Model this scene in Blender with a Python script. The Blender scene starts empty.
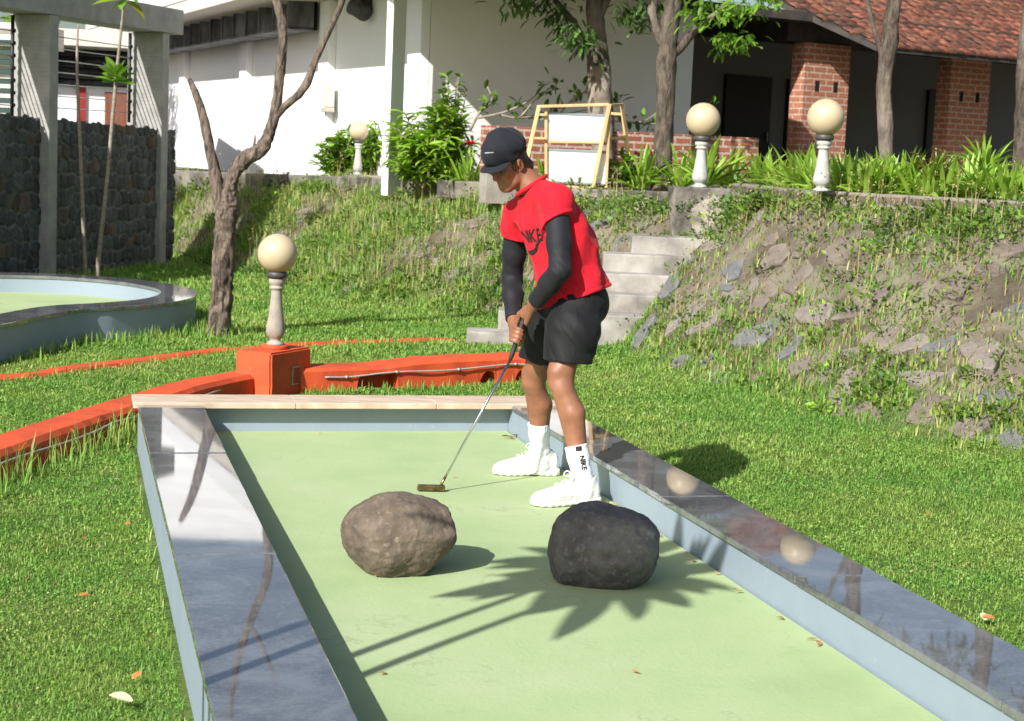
import bpy, bmesh, math, random
import numpy as np
from mathutils import Vector, Matrix, noise as mnoise
from mathutils.bvhtree import BVHTree

SC = bpy.context.scene
COL = SC.collection
R = math.radians
random.seed(7)
RNG = np.random.default_rng(11)

# ---------------------------------------------------------------- camera
FPX, PITCH, ROLL, EYE = 1750.0, R(7.0), R(2.45), 1.52
_f = Vector((0, math.cos(PITCH), -math.sin(PITCH)))
_u = Vector((0, math.sin(PITCH), math.cos(PITCH)))
_r = Vector((1, 0, 0))
CR = _r * math.cos(ROLL) + _u * math.sin(ROLL)
CU = -_r * math.sin(ROLL) + _u * math.cos(ROLL)
CF = _f
cam_data = bpy.data.cameras.new("camera")
cam = bpy.data.objects.new("camera", cam_data)
COL.objects.link(cam)
cam_data.sensor_width = 36.0
cam_data.lens = FPX / 1024 * 36.0
cam_data.clip_start = 0.05
cam_data.clip_end = 1500
M = Matrix((CR, CU, -CF)).transposed().to_4x4()
M.translation = Vector((0, 0, EYE))
cam.matrix_world = M
cam_data.dof.use_dof = True
cam_data.dof.focus_distance = 7.6
cam_data.dof.aperture_fstop = 8.0
SC.camera = cam

# ---------------------------------------------------------------- sun, sky, exposure
SUN_EL = R(35)
TO_SUN = Vector((-0.525 * math.cos(SUN_EL), -0.851 * math.cos(SUN_EL), math.sin(SUN_EL))).normalized()
sun_d = bpy.data.lights.new("sun", "SUN")
sun_d.energy = 5.0
sun_d.angle = R(0.53)
sun_d.color = (1.0, 0.98, 0.95)
sun = bpy.data.objects.new("sun", sun_d)
sun.rotation_euler = TO_SUN.to_track_quat("Z", "Y").to_euler()
sun.location = TO_SUN * 50
COL.objects.link(sun)
W = bpy.data.worlds.new("World")
SC.world = W
W.use_nodes = True
_nt = W.node_tree
_sky = _nt.nodes.new("ShaderNodeTexSky")
_sky.sky_type = "NISHITA"
_sky.sun_disc = False
_sky.sun_elevation = SUN_EL
_sky.sun_rotation = math.atan2(TO_SUN.x, TO_SUN.y) % (2 * math.pi)
_sky.air_density = 1.0
_sky.dust_density = 2.5
_nt.links.new(_sky.outputs[0], _nt.nodes["Background"].inputs[0])
_nt.nodes["Background"].inputs[1].default_value = 0.085
SC.view_settings.view_transform = "Standard"
SC.view_settings.look = "None"
SC.view_settings.exposure = 0.55
SC.view_settings.gamma = 1.0
SC.view_settings.use_curve_mapping = False
SC.cycles.max_bounces = 8


# ---------------------------------------------------------------- placing: where a spot measured on the ground plan lies
def ray(px, py):
    return CR * (px - 512) + CU * (360.5 - py) + CF * FPX


def onz(px, py, z):
    d = ray(px, py)
    return Vector((0, 0, EYE)) + d * ((z - EYE) / d.z)


def aty(px, py, y):
    d = ray(px, py)
    return Vector((0, 0, EYE)) + d * (y / d.y)


# the golf lane's own axes: LU across, LV along (away)
LA = R(15.1)
LU = Vector((math.cos(LA), math.sin(LA), 0))
LV = Vector((-math.sin(LA), math.cos(LA), 0))


def lane(u, v, z=0.0):
    # the left wall toes out a little, as measured
    u = u + ((2.4 - u) / 2.0 * 0.0125 * (v - 4.3) if u < 2.4 else -(u - 2.4) / 0.3 * 0.010 * (v - 4.6))
    p = LU * u + LV * v
    return Vector((p.x, p.y, z))


# ---------------------------------------------------------------- objects
def tag(o, label=None, cat=None, group=None, kind=None):
    if label: o["label"] = label
    if cat: o["category"] = cat
    if group: o["group"] = group
    if kind: o["kind"] = kind
    return o


def thing(name, label, cat, loc=(0, 0, 0), rotz=0.0, group=None):
    o = bpy.data.objects.new(name, None)
    o.empty_display_size = 0.1
    COL.objects.link(o)
    o.location = loc
    o.rotation_euler = (0, 0, rotz)
    return tag(o, label, cat, group)


def link_mesh(name, me, material=None, parent=None, smooth=False):
    o = bpy.data.objects.new(name, me)
    COL.objects.link(o)
    if material is not None:
        me.materials.clear()
        me.materials.append(material)
    if parent is not None: o.parent = parent
    if smooth:
        me.polygons.foreach_set("use_smooth", np.ones(len(me.polygons), dtype=bool))
    me.update()
    return o


def mesh_from(name, verts, faces, material=None, parent=None, smooth=False):
    me = bpy.data.meshes.new(name)
    me.from_pydata([tuple(v) for v in verts], [], [tuple(f) for f in faces])
    return link_mesh(name, me, material, parent, smooth)


def np_mesh(name, V, F, material=None, parent=None, smooth=False, col=None):
    """V (n,3) float, F (m,k) int with one k; col (n,3) vertex colours stored in 'tint'."""
    me = bpy.data.meshes.new(name)
    V = np.ascontiguousarray(V, dtype=np.float32)
    F = np.ascontiguousarray(F, dtype=np.int32)
    m, k = F.shape
    me.vertices.add(len(V))
    me.vertices.foreach_set("co", V.ravel())
    me.loops.add(m * k)
    me.loops.foreach_set("vertex_index", F.ravel())
    me.polygons.add(m)
    me.polygons.foreach_set("loop_start", np.arange(0, m * k, k, dtype=np.int32))
    me.update(calc_edges=True)
    me.validate()
    if col is not None:
        a = me.color_attributes.new("tint", "FLOAT_COLOR", "POINT")
        c = np.ones((len(V), 4), dtype=np.float32)
        c[:, :3] = col
        a.data.foreach_set("color", c.ravel())
    return link_mesh(name, me, material, parent, smooth)


def bm_obj(name, bm, material=None, parent=None, smooth=False):
    bmesh.ops.recalc_face_normals(bm, faces=bm.faces[:])
    me = bpy.data.meshes.new(name)
    bm.to_mesh(me)
    bm.free()
    return link_mesh(name, me, material, parent, smooth)


def add_box(bm, lo, hi, bevel=0.0, mat=None):
    """axis-aligned box from lo to hi (in mat's frame)"""
    c = [(a + b) / 2 for a, b in zip(lo, hi)]
    s = [abs(b - a) for a, b in zip(lo, hi)]
    r = bmesh.ops.create_cube(bm, size=1.0)
    vs = r["verts"]
    bmesh.ops.scale(bm, vec=s, verts=vs)
    bmesh.ops.translate(bm, vec=c, verts=vs)
    if bevel > 0:
        es = list({e for v in vs for e in v.link_edges})
        rb = bmesh.ops.bevel(bm, geom=es, offset=bevel, segments=2, affect="EDGES", profile=0.5)
        vs = list({v for f in rb["faces"] for v in f.verts} | {v for v in vs if v.is_valid})
    if mat is not None:
        bmesh.ops.transform(bm, matrix=mat, verts=vs)
    return vs


def box(name, lo, hi, material, parent=None, bevel=0.0):
    bm = bmesh.new()
    add_box(bm, lo, hi, bevel)
    return bm_obj(name, bm, material, parent)


def beam_mat(a, b, roll=0.0):
    """frame with z along a->b, at a"""
    a, b = Vector(a), Vector(b)
    q = (b - a).to_track_quat("Z", "Y")
    return Matrix.Translation(a) @ q.to_matrix().to_4x4() @ Matrix.Rotation(roll, 4, "Z")


def add_beam(bm, a, b, w, d, bevel=0.0, roll=0.0):
    L = (Vector(b) - Vector(a)).length
    return add_box(bm, (-w / 2, -d / 2, 0), (w / 2, d / 2, L), bevel, beam_mat(a, b, roll))


def tube_np(pts, rad, segs=8, rough=0.0, seed=0, cap=True):
    """tube along pts with radii rad; returns V,F(quads)"""
    pts = np.array(pts, float)
    n = len(pts)
    rad = np.broadcast_to(np.array(rad, float), (n,))
    T = np.gradient(pts, axis=0)
    T /= np.linalg.norm(T, axis=1)[:, None] + 1e-9
    ref = np.array([0.0, 0, 1]) if abs(T[0, 2]) < 0.9 else np.array([1.0, 0, 0])
    V = []
    A = np.cross(ref, T[0]); A /= np.linalg.norm(A)
    for i in range(n):
        A = A - T[i] * (A @ T[i]); A /= np.linalg.norm(A) + 1e-9
        B = np.cross(T[i], A)
        for j in range(segs):
            th = 2 * math.pi * j / segs
            d = A * math.cos(th) + B * math.sin(th)
            r = rad[i]
            if rough:
                p = pts[i] + d * r
                k = mnoise.noise(Vector((d[0] * 2.5 + seed, d[1] * 2.5, i * 0.35))) + 0.6 * mnoise.noise(Vector((p[0] * 14, p[1] * 14 + seed, p[2] * 5)))
                r = r * (1 + rough * k)
            V.append(pts[i] + d * r)
    F = []
    for i in range(n - 1):
        for j in range(segs):
            F.append((i * segs + j, i * segs + (j + 1) % segs, (i + 1) * segs + (j + 1) % segs, (i + 1) * segs + j))
    if cap:
        for i, rev in ((0, True), (n - 1, False)):
            c = len(V)
            V.append(pts[i])
            for j in range(segs):
                a, b = i * segs + j, i * segs + (j + 1) % segs
                F.append((b, a, c, c) if rev else (a, b, c, c))
    return V, F


def smooth_path(pts, n):
    """Catmull-Rom through pts (rows may carry extra columns such as radius)"""
    P = np.array(pts, float)
    P = np.vstack([2 * P[0] - P[1], P, 2 * P[-1] - P[-2]])
    out = []
    m = len(P) - 3
    for k in range(n):
        t = k / (n - 1) * m
        i = min(int(t), m - 1)
        f = t - i
        a, b, c, d = P[i:i + 4]
        out.append(0.5 * (2 * b + (c - a) * f + (2 * a - 5 * b + 4 * c - d) * f * f + (3 * b - a - 3 * c + d) * f ** 3))
    return np.array(out)


def clean_faces(F):
    return [tuple(dict.fromkeys(f)) for f in F]


def tube(name, pts, rad, material, parent=None, segs=8, rough=0.0, seed=0, smooth=True):
    V, F = tube_np(pts, rad, segs, rough, seed)
    return mesh_from(name, V, clean_faces(F), material, parent, smooth)


def tubes(name, paths, material, parent=None, segs=8, rough=0.0, smooth=True):
    V, F = [], []
    for i, (pts, rad) in enumerate(paths):
        v, f = tube_np(pts, rad, segs, rough, i * 3.7)
        b = len(V)
        V += list(v)
        F += [tuple(x + b for x in q) for q in clean_faces(f)]
    return mesh_from(name, V, F, material, parent, smooth)


def lathe(name, prof, material, parent=None, segs=28, smooth=True):
    """prof: list of (r, z)"""
    V, F = [], []
    for r, z in prof:
        for j in range(segs):
            t = 2 * math.pi * j / segs
            V.append((r * math.cos(t), r * math.sin(t), z))
    n = len(prof)
    for i in range(n - 1):
        for j in range(segs):
            F.append((i * segs + j, i * segs + (j + 1) % segs, (i + 1) * segs + (j + 1) % segs, (i + 1) * segs + j))
    F.append(tuple(reversed(range(segs))))
    F.append(tuple(range((n - 1) * segs, n * segs)))
    o = mesh_from(name, V, F, material, parent, smooth)
    return o


def copy_tree(o, parent=None):
    c = o.copy()
    COL.objects.link(c)
    if parent is not None: c.parent = parent
    for ch in list(o.children):
        copy_tree(ch, c)
    return c


# ---------------------------------------------------------------- materials
class NT:
    def __init__(s, name):
        s.m = bpy.data.materials.new(name)
        s.m.use_nodes = True
        s.t = s.m.node_tree
        s.b = s.t.nodes["Principled BSDF"]

    def n(s, typ, **kw):
        x = s.t.nodes.new(typ)
        for k, v in kw.items():
            if k.startswith("i_"):
                x.inputs[k[2:].replace("_", " ")].default_value = v
            else:
                setattr(x, k, v)
        return x

    def l(s, a, b):
        s.t.links.new(a, b)

    def coord(s, scale=(1, 1, 1), rot=(0, 0, 0)):
        tc = s.n("ShaderNodeTexCoord")
        mp = s.n("ShaderNodeMapping")
        mp.inputs["Scale"].default_value = scale
        mp.inputs["Rotation"].default_value = rot
        s.l(tc.outputs["Object"], mp.inputs[0])
        return mp.outputs[0]

    def noise(s, vec, scale, detail=4.0, rough=0.55, dist=0.0):
        x = s.n("ShaderNodeTexNoise")
        x.inputs["Scale"].default_value = scale
        x.inputs["Detail"].default_value = detail
        x.inputs["Roughness"].default_value = rough
        x.inputs["Distortion"].default_value = dist
        if vec is not None: s.l(vec, x.inputs["Vector"])
        return x.outputs["Fac"]

    def ramp(s, fac, stops, interp="LINEAR"):
        x = s.n("ShaderNodeValToRGB")
        x.color_ramp.interpolation = interp
        el = x.color_ramp.elements
        while len(el) < len(stops): el.new(0.5)
        for e, (p, c) in zip(el, stops):
            e.position = p
            e.color = (c, c, c, 1) if isinstance(c, (int, float)) else (*c, 1)
        s.l(fac, x.inputs[0])
        return x.outputs[0]

    def mix(s, fac, a, b, blend="MIX"):
        x = s.n("ShaderNodeMix", data_type="RGBA", blend_type=blend)
        for sock, v in ((x.inputs[0], fac), (x.inputs[6], a), (x.inputs[7], b)):
            if isinstance(v, (int, float)): sock.default_value = v if sock == x.inputs[0] else (v, v, v, 1)
            elif isinstance(v, tuple): sock.default_value = (*v, 1)
            else: s.l(v, sock)
        return x.outputs[2]

    def math(s, op, a, b=None):
        x = s.n("ShaderNodeMath", operation=op)
        for sock, v in zip(x.inputs, (a, b)):
            if v is None: continue
            if isinstance(v, (int, float)): sock.default_value = v
            else: s.l(v, sock)
        return x.outputs[0]

    def bump(s, h, strength=0.3, dist=0.01):
        x = s.n("ShaderNodeBump")
        x.inputs["Strength"].default_value = strength
        x.inputs["Distance"].default_value = dist
        s.l(h, x.inputs["Height"])
        s.l(x.outputs[0], s.b.inputs["Normal"])
        return x

    def base(s, v):
        i = s.b.inputs["Base Color"]
        if isinstance(v, tuple): i.default_value = (*v, 1)
        else: s.l(v, i)

    def rough(s, v):
        i = s.b.inputs["Roughness"]
        if isinstance(v, (int, float)): i.default_value = v
        else: s.l(v, i)


def simple(name, c1, c2=None, scale=6.0, rough=0.6, bump=0.0, bscale=None, bdist=0.004, spec=0.5, metal=0.0, detail=5.0, stretch=(1, 1, 1), lo=0.35, hi=0.65, coat=0.0, trans=0.0):
    k = NT(name)
    v = k.coord(stretch)
    if c2 is None:
        k.base(c1)
    else:
        k.base(k.ramp(k.noise(v, scale, detail), [(lo, c1), (hi, c2)]))
    k.rough(rough)
    k.b.inputs["Specular IOR Level"].default_value = spec
    k.b.inputs["Metallic"].default_value = metal
    if coat: k.b.inputs["Coat Weight"].default_value = coat
    if bump: k.bump(k.noise(v, bscale or scale * 4, 4.0), bump, bdist)
    return k.m


def leaf_mat(name, c1, c2, rough=0.45, trans=0.35, tint=True):
    """leaf: diffuse plus light through the blade, colour varied per leaf"""
    k = NT(name)
    if tint:
        at = k.n("ShaderNodeAttribute", attribute_name="tint")
        base = k.mix(1.0, k.ramp(k.noise(k.coord(), 3.0, 3), [(0.3, c1), (0.7, c2)]), at.outputs["Color"], "MULTIPLY")
    else:
        base = k.ramp(k.noise(k.coord(), 3.0, 3), [(0.3, c1), (0.7, c2)])
    k.base(base)
    k.rough(rough)
    k.b.inputs["Specular IOR Level"].default_value = 0.35
    tr = k.n("ShaderNodeBsdfTranslucent")
    k.l(k.mix(1.0, base, (1.0, 1.25, 0.45), "MULTIPLY"), tr.inputs["Color"])
    ms = k.n("ShaderNodeMixShader")
    ms.inputs[0].default_value = trans
    k.l(k.b.outputs[0], ms.inputs[1])
    k.l(tr.outputs[0], ms.inputs[2])
    k.l(ms.outputs[0], k.t.nodes["Material Output"].inputs[0])
    return k.m


def brick_mat(name, c1, c2, mortar, bw, bh, msize=0.012, bump=0.6):
    k = NT(name)
    tc = k.n("ShaderNodeTexCoord")
    sx = k.n("ShaderNodeSeparateXYZ")
    k.l(tc.outputs["Object"], sx.inputs[0])
    cx = k.n("ShaderNodeCombineXYZ")
    k.l(k.math("ADD", sx.outputs[0], sx.outputs[1]), cx.inputs[0])
    k.l(sx.outputs[2], cx.inputs[1])
    nz = k.n("ShaderNodeTexNoise")
    nz.inputs["Scale"].default_value = 9
    k.l(tc.outputs["Object"], nz.inputs["Vector"])
    off = k.n("ShaderNodeVectorMath", operation="MULTIPLY_ADD")
    k.l(nz.outputs["Color"], off.inputs[0])
    off.inputs[1].default_value = (0.012, 0.012, 0)
    k.l(cx.outputs[0], off.inputs[2])
    br = k.n("ShaderNodeTexBrick")
    br.inputs["Scale"].default_value = 1.0
    br.inputs["Brick Width"].default_value = bw
    br.inputs["Row Height"].default_value = bh
    br.inputs["Mortar Size"].default_value = msize
    br.inputs["Mortar Smooth"].default_value = 0.25
    br.inputs["Color1"].default_value = (*c1, 1)
    br.inputs["Color2"].default_value = (*c2, 1)
    br.inputs["Mortar"].default_value = (*mortar, 1)
    k.l(off.outputs[0], br.inputs["Vector"])
    n2 = k.noise(tc.outputs["Object"], 22, 5)
    k.base(k.mix(k.ramp(n2, [(0.35, 0.0), (0.75, 0.7)]), br.outputs["Color"], tuple(x * 0.45 for x in c1)))
    k.rough(0.85)
    h = k.math("ADD", k.math("MULTIPLY", k.math("SUBTRACT", 1.0, br.outputs["Fac"]), 1.0), k.math("MULTIPLY", n2, 0.4))
    k.bump(h, bump, 0.01)
    return k.m
# ================================================================ TERRAIN
LAWN = -0.12
STEP_L = [(-0.39, 14.4), (-0.13, 14.7), (0.55, 15.0), (0.72, 15.3), (0.78, 15.6), (1.04, 15.9)]
STEP_R = [0.5, 1.1, 1.45, 1.68, 1.95, 2.0]
_fx = [-14, -4.6, -4.0, -1.65, 0.3, 0.9, 1.36, 2.73, 5.0, 12.0]
_fy = [25, 22.6, 21.9, 17.8, 15.9, 14.6, 12.7, 9.8, 6.6, 3.0]
_tx = [-14, -4.8, -3.5, -2.4, -1.5, -0.45, 0.9, 1.3, 1.75, 2.4, 3.0, 3.8, 5.3, 12.0]
_ty = [26, 23.9, 23.4, 22.7, 21.2, 19.8, 17.7, 16.6, 16.2, 13.95, 13.45, 13.1, 12.9, 12.0]
_tz = [0.7, 0.86, 0.88, 0.9, 0.94, 0.97, 1.0, 0.95, 1.02, 1.14, 1.15, 1.16, 1.17, 1.18]


def fbm(x, y, s=1.0, seed=0.0):
    """cheap smooth value noise, vectorised, about -1..1"""
    out = 0
    amp = 0.5
    for o in range(3):
        f = s * 2 ** o
        a = seed + o * 1.7
        out = out + amp * (np.sin(x * f * 1.0 + 1.3 * np.sin(y * f * 0.83 + a) + a * 2.1) * np.cos(y * f * 1.13 + 1.1 * np.sin(x * f * 0.71 - a) + a))
        amp *= 0.6
    return out


def bank_t(x, y):
    yf = np.interp(x, _fx, _fy)
    yt = np.interp(x, _tx, _ty)
    return (y - yf) / np.maximum(yt - yf, 0.5)


def ground_z(x, y):
    x = np.asarray(x, float)
    y = np.asarray(y, float)
    t = bank_t(x, y)
    tc = np.clip(t, 0, 1)
    # toe eased into the lawn, crest eased into the terrace
    e = tc * tc * (3 - 2 * tc) * 0.35 + tc * 0.65
    z = LAWN + e * (np.interp(x, _tx, _tz) - LAWN)
    rough = np.clip(t * 3, 0, 1) * np.clip((1.15 - t) * 6, 0, 1)
    z = z + 0.012 * fbm(x, y, 2.2) + rough * (0.05 * fbm(x, y, 3.1, 2.0) + 0.02 * fbm(x, y, 9.0, 5.0))
    u = x * LU.x + y * LU.y
    v = x * LV.x + y * LV.y
    inl = (u > 0.30) & (u < 2.80) & (v < 9.3)
    z = np.where(inl, np.minimum(z, LAWN), z)
    # bed of the concrete steps
    xl = np.interp(y, [p[1] for p in STEP_L], [p[0] for p in STEP_L])
    xr = np.interp(y, [14.4, 14.7, 15.0, 15.3, 15.9, 16.4], STEP_R)
    bed = (y > 14.45) & (y < 16.35) & (x > xl + 0.04) & (x < xr - 0.04)
    return np.where(bed, np.minimum(z, -0.02 + 0.155 * (y - 14.4) / 0.3 - 0.25), z)


def gz(x, y):
    return float(ground_z(x, y))


def ground_mesh():
    xs = np.concatenate([np.linspace(-300, -14, 14)[:-1], np.arange(-14, 12.01, 0.1), np.linspace(12, 300, 14)[1:]])
    ys = np.concatenate([np.linspace(-60, 1, 8)[:-1], np.arange(1, 27.01, 0.1), np.linspace(27, 600, 16)[1:]])
    X, Y = np.meshgrid(xs, ys)
    Z = ground_z(X, Y)
    V = np.stack([X, Y, Z], -1).reshape(-1, 3)
    nx, ny = len(xs), len(ys)
    i = np.arange(ny - 1)[:, None] * nx + np.arange(nx - 1)[None, :]
    F = np.stack([i, i + 1, i + nx + 1, i + nx], -1).reshape(-1, 4)
    t = bank_t(V[:, 0], V[:, 1])
    bank = np.clip(t * 5 + 0.35 * fbm(V[:, 0], V[:, 1], 4.0, 1.0), 0, 1)
    col = np.stack([bank, t, t * 0], -1)
    k = NT("soil_and_turf")
    v = k.coord()
    at = k.n("ShaderNodeAttribute", attribute_name="tint")
    sp = k.n("ShaderNodeSeparateColor")
    k.l(at.outputs["Color"], sp.inputs[0])
    turf = k.ramp(k.noise(v, 2.2, 6, 0.6), [(0.3, (0.065, 0.115, 0.025)), (0.55, (0.10, 0.155, 0.035)), (0.75, (0.19, 0.19, 0.085))])
    soil = k.ramp(k.noise(v, 1.7, 8, 0.65), [(0.28, (0.068, 0.054, 0.04)), (0.45, (0.135, 0.113, 0.082)), (0.58, (0.215, 0.19, 0.14)), (0.75, (0.14, 0.15, 0.07))])
    k.base(k.mix(sp.outputs[0], turf, soil))
    k.rough(0.95)
    k.b.inputs["Specular IOR Level"].default_value = 0.15
    k.bump(k.noise(v, 38, 5, 0.65), 0.8, 0.02)
    o = np_mesh("ground", V, F, k.m, smooth=True, col=col)
    return tag(o, kind="structure")


ground_mesh()

# ---- where nothing grows
ROUND_C = (-4.28, 14.12)


def kerb_dist(x, y, line):
    d = np.full(np.shape(x), 9.0)
    for (ax, ay), (bx, by) in zip(line[:-1], line[1:]):
        ex, ey = bx - ax, by - ay
        t = np.clip(((x - ax) * ex + (y - ay) * ey) / (ex * ex + ey * ey), 0, 1)
        d = np.minimum(d, np.hypot(x - ax - t * ex, y - ay - t * ey))
    return d


# centre lines of the painted kerbs (ground plan)
KERB_A = [(-2.66, 5.4), (-2.57, 7.0), (-2.46, 7.93), (-2.29, 8.9), (-2.17, 9.45), (-1.90, 10.55), (-1.66, 11.1)]
KERB_B = [(-1.42, 11.28), (-1.12, 11.45), (-0.66, 11.75), (-0.08, 12.16), (0.12, 12.26)]
KERB_C = [(-4.2, 10.5), (-3.3, 11.2), (-2.88, 11.9), (-2.3, 12.95), (-2.1, 13.2), (-1.35, 14.0), (-0.93, 14.2), (-0.52, 14.5)]
ROUND_OUT = [(-5.2, 9.4), (-4.55, 9.9), (-3.93, 10.72), (-3.53, 11.95), (-3.43, 12.6), (-3.30, 13.2), (-3.08, 13.50), (-2.86, 13.85), (-2.72, 14.25), (-2.69, 14.72), (-2.78, 15.2), (-3.0, 15.6), (-3.36, 15.98), (-3.84, 16.24), (-4.4, 16.32), (-5.1, 16.1), (-5.8, 15.5), (-6.3, 14.6), (-6.4, 13.2), (-6.3, 11.5), (-6.0, 10.0)]


def in_poly(x, y, poly):
    c = np.zeros(np.shape(x), bool)
    n = len(poly)
    for i in range(n):
        x1, y1 = poly[i]
        x2, y2 = poly[(i + 1) % n]
        m = ((y1 > y) != (y2 > y)) & (x < (x2 - x1) * (y - y1) / (y2 - y1 + 1e-12) + x1)
        c ^= m
    return c


def bare(x, y):
    u = x * LU.x + y * LU.y
    v = x * LV.x + y * LV.y
    u = np.where(u < 2.4, (u - 0.015 * (v - 4.3)) / (1 - 0.00625 * (v - 4.3)), u)
    b = (u > 0.385) & (u < 2.725) & (v < 9.17)
    b |= kerb_dist(x, y, KERB_A) < 0.15
    b |= kerb_dist(x, y, KERB_B) < 0.15
    b |= kerb_dist(x, y, KERB_C) < 0.09
    b |= in_poly(x, y, ROUND_OUT)
    b |= (np.abs(x + 1.52) < 0.2) & (np.abs(y - 11.1) < 0.2)
    b |= (np.interp(y, [p[1] for p in STEP_L], [p[0] for p in STEP_L]) < x) & (y > 14.35) & (y < 16.25) & (x < np.interp(y, [14.4, 14.9, 15.3, 16.2], [0.40, 1.10, 1.45, 1.75]))
    return b


def in_view(x, y, m=0.9):
    return (x > -0.292 * y - m) & (x < 0.292 * y + m)


# ================================================================ GRASS
def blades(x, y, h, w, lean=0.5, z0=None, jit=1.0):
    """thin bent blades, three triangles each"""
    n = len(x)
    z = ground_z(x, y) if z0 is None else z0
    az = RNG.uniform(0, 2 * math.pi, n)
    d = np.stack([np.cos(az), np.sin(az)], -1)
    s = np.stack([-d[:, 1], d[:, 0]], -1)
    ln = np.abs(RNG.normal(0, lean, n))
    b = np.stack([x, y, z - 0.004], -1)
    V = np.zeros((n, 5, 3))
    hw = (w / 2)[:, None]
    V[:, 0] = b; V[:, 0, :2] -= s * hw
    V[:, 1] = b; V[:, 1, :2] += s * hw
    mid = b.copy()
    mid[:, :2] += d * (h * ln * 0.35)[:, None]
    mid[:, 2] += h * 0.6 * np.cos(np.clip(ln, 0, 1.3) * 0.5)
    V[:, 2] = mid; V[:, 2, :2] -= s * hw * 0.8
    V[:, 3] = mid; V[:, 3, :2] += s * hw * 0.8
    tip = b.copy()
    tip[:, :2] += d * (h * ln)[:, None]
    tip[:, 2] += h * np.cos(np.clip(ln, 0, 1.4))
    V[:, 4] = tip
    i = np.arange(n)[:, None] * 5
    F = np.concatenate([i + [0, 1, 3], i + [0, 3, 2], i + [2, 3, 4]], 1).reshape(-1, 3)
    return V.reshape(-1, 3), F


def scatter(x0, x1, y0, y1, n):
    return RNG.uniform(x0, x1, n), RNG.uniform(y0, y1, n)


def leaf_quads(P, N, size, aspect=0.55, curl=0.25):
    """small pointed leaves (two quads each folded on the midrib): P centre, N direction of the tip"""
    n = len(P)
    T = N / (np.linalg.norm(N, axis=1)[:, None] + 1e-9)
    rnd = RNG.normal(0, 1, (n, 3))
    S = np.cross(T, rnd); S /= np.linalg.norm(S, axis=1)[:, None] + 1e-9
    U = np.cross(S, T)
    L = size[:, None]
    w = L * aspect / 2
    base = P
    tip = P + T * L - U * L * curl * 0.4
    m = P + T * L * 0.45 + U * L * 0.06
    V = np.stack([base, m + S * w + U * w * 0.35, tip, m - S * w + U * w * 0.35, m], 1)
    i = np.arange(n)[:, None] * 5
    F = np.concatenate([i + [0, 4, 1], i + [4, 2, 1], i + [0, 3, 4], i + [4, 3, 2]], 1).reshape(-1, 3)
    return V.reshape(-1, 3), F


MAT_GRASS = leaf_mat("grass_blade", (0.19, 0.34, 0.07), (0.265, 0.40, 0.098), rough=0.5, trans=0.4)


def grass_tint(x, y, n, dry=0.0):
    g = RNG.normal(1, 0.18, (n, 1)) * np.array([[1.0, 1.0, 1.0]])
    patch = np.clip(0.5 + 0.9 * fbm(x, y, 1.6, 3.0) + 0.5 * fbm(x, y, 6.0, 8.0), 0, 1)[:, None]
    c = g * ((1 - patch) * np.array([[0.78, 0.92, 0.75]]) + patch * np.array([[1.2, 1.06, 1.0]]))
    dryp = np.clip(fbm(x, y, 1.1, 5.5) + 0.5 * fbm(x, y, 4.3, 2.5) - 0.15, 0, 1) * 0.4
    dr = (RNG.random(n) < (0.05 + dry + dryp))[:, None]
    c = np.where(dr, np.array([[1.75, 1.12, 1.7]]) * g, c)
    return np.clip(c, 0.1, 3.0)


def lawn_layer(y0, y1, dens, h, w, lean):
    x0, x1 = -0.292 * y1 - 1.0, 0.292 * y1 + 1.0
    n = int((x1 - x0) * (y1 - y0) * dens)
    x, y = scatter(x0, x1, y0, y1, n)
    t = bank_t(x, y)
    fade = np.clip(1.25 - t * 3.6 - 0.6 * fbm(x, y, 4.0, 1.0), 0.0, 1)
    keep = in_view(x, y) & ~bare(x, y) & (RNG.random(n) < fade) & (t < 0.6)
    thin = fbm(x, y, 7.0, 4.0) + 0.6 * fbm(x, y, 17.0, 1.0)
    keep &= RNG.random(n) < np.clip(1.0 + 0.7 * thin, 0.4, 1)
    x, y = x[keep], y[keep]
    n = len(x)
    tall = 1 + 0.3 * fbm(x, y, 2.6, 6.0)
    hh = h * RNG.uniform(0.55, 1.3, n) * tall
    V, F = blades(x, y, hh, w * RNG.uniform(0.7, 1.3, n), lean)
    c = np.repeat(grass_tint(x, y, n), 5, axis=0)
    return V, F, c


def clover(y0, y1, dens, size):
    """small broad leaves mixed into the turf"""
    x0, x1 = -0.292 * y1 - 1.0, 0.292 * y1 + 1.0
    n = int((x1 - x0) * (y1 - y0) * dens)
    x, y = scatter(x0, x1, y0, y1, n)
    t = bank_t(x, y)
    pat = np.clip(0.55 + 1.3 * fbm(x, y, 2.1, 1.3) + 0.6 * fbm(x, y, 8.0, 2.3), 0.06, 1)
    keep = in_view(x, y) & ~bare(x, y) & (t < 0.22) & (RNG.random(n) < pat)
    x, y = x[keep], y[keep]
    n = len(x)
    P = np.stack([x, y, ground_z(x, y) + RNG.uniform(0.004, 0.024, n)], -1)
    th = RNG.uniform(0, 2 * math.pi, n)
    N = np.stack([np.cos(th), np.sin(th), RNG.uniform(-0.3, 0.7, n)], -1)
    V, F = leaf_quads(P, N, RNG.uniform(0.6, 1.4, n) * size, 0.7)
    c = np.repeat(grass_tint(x, y, n, -0.03) * np.array([[0.95, 1.0, 0.9]]), 5, axis=0)
    return V, F, c


def merge(parts):
    Vs, Fs, Cs, b = [], [], [], 0
    for V, F, c in parts:
        Vs.append(V); Fs.append(F + b); Cs.append(c)
        b += len(V)
    return np.concatenate(Vs), np.concatenate(Fs), np.concatenate(Cs)


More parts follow.
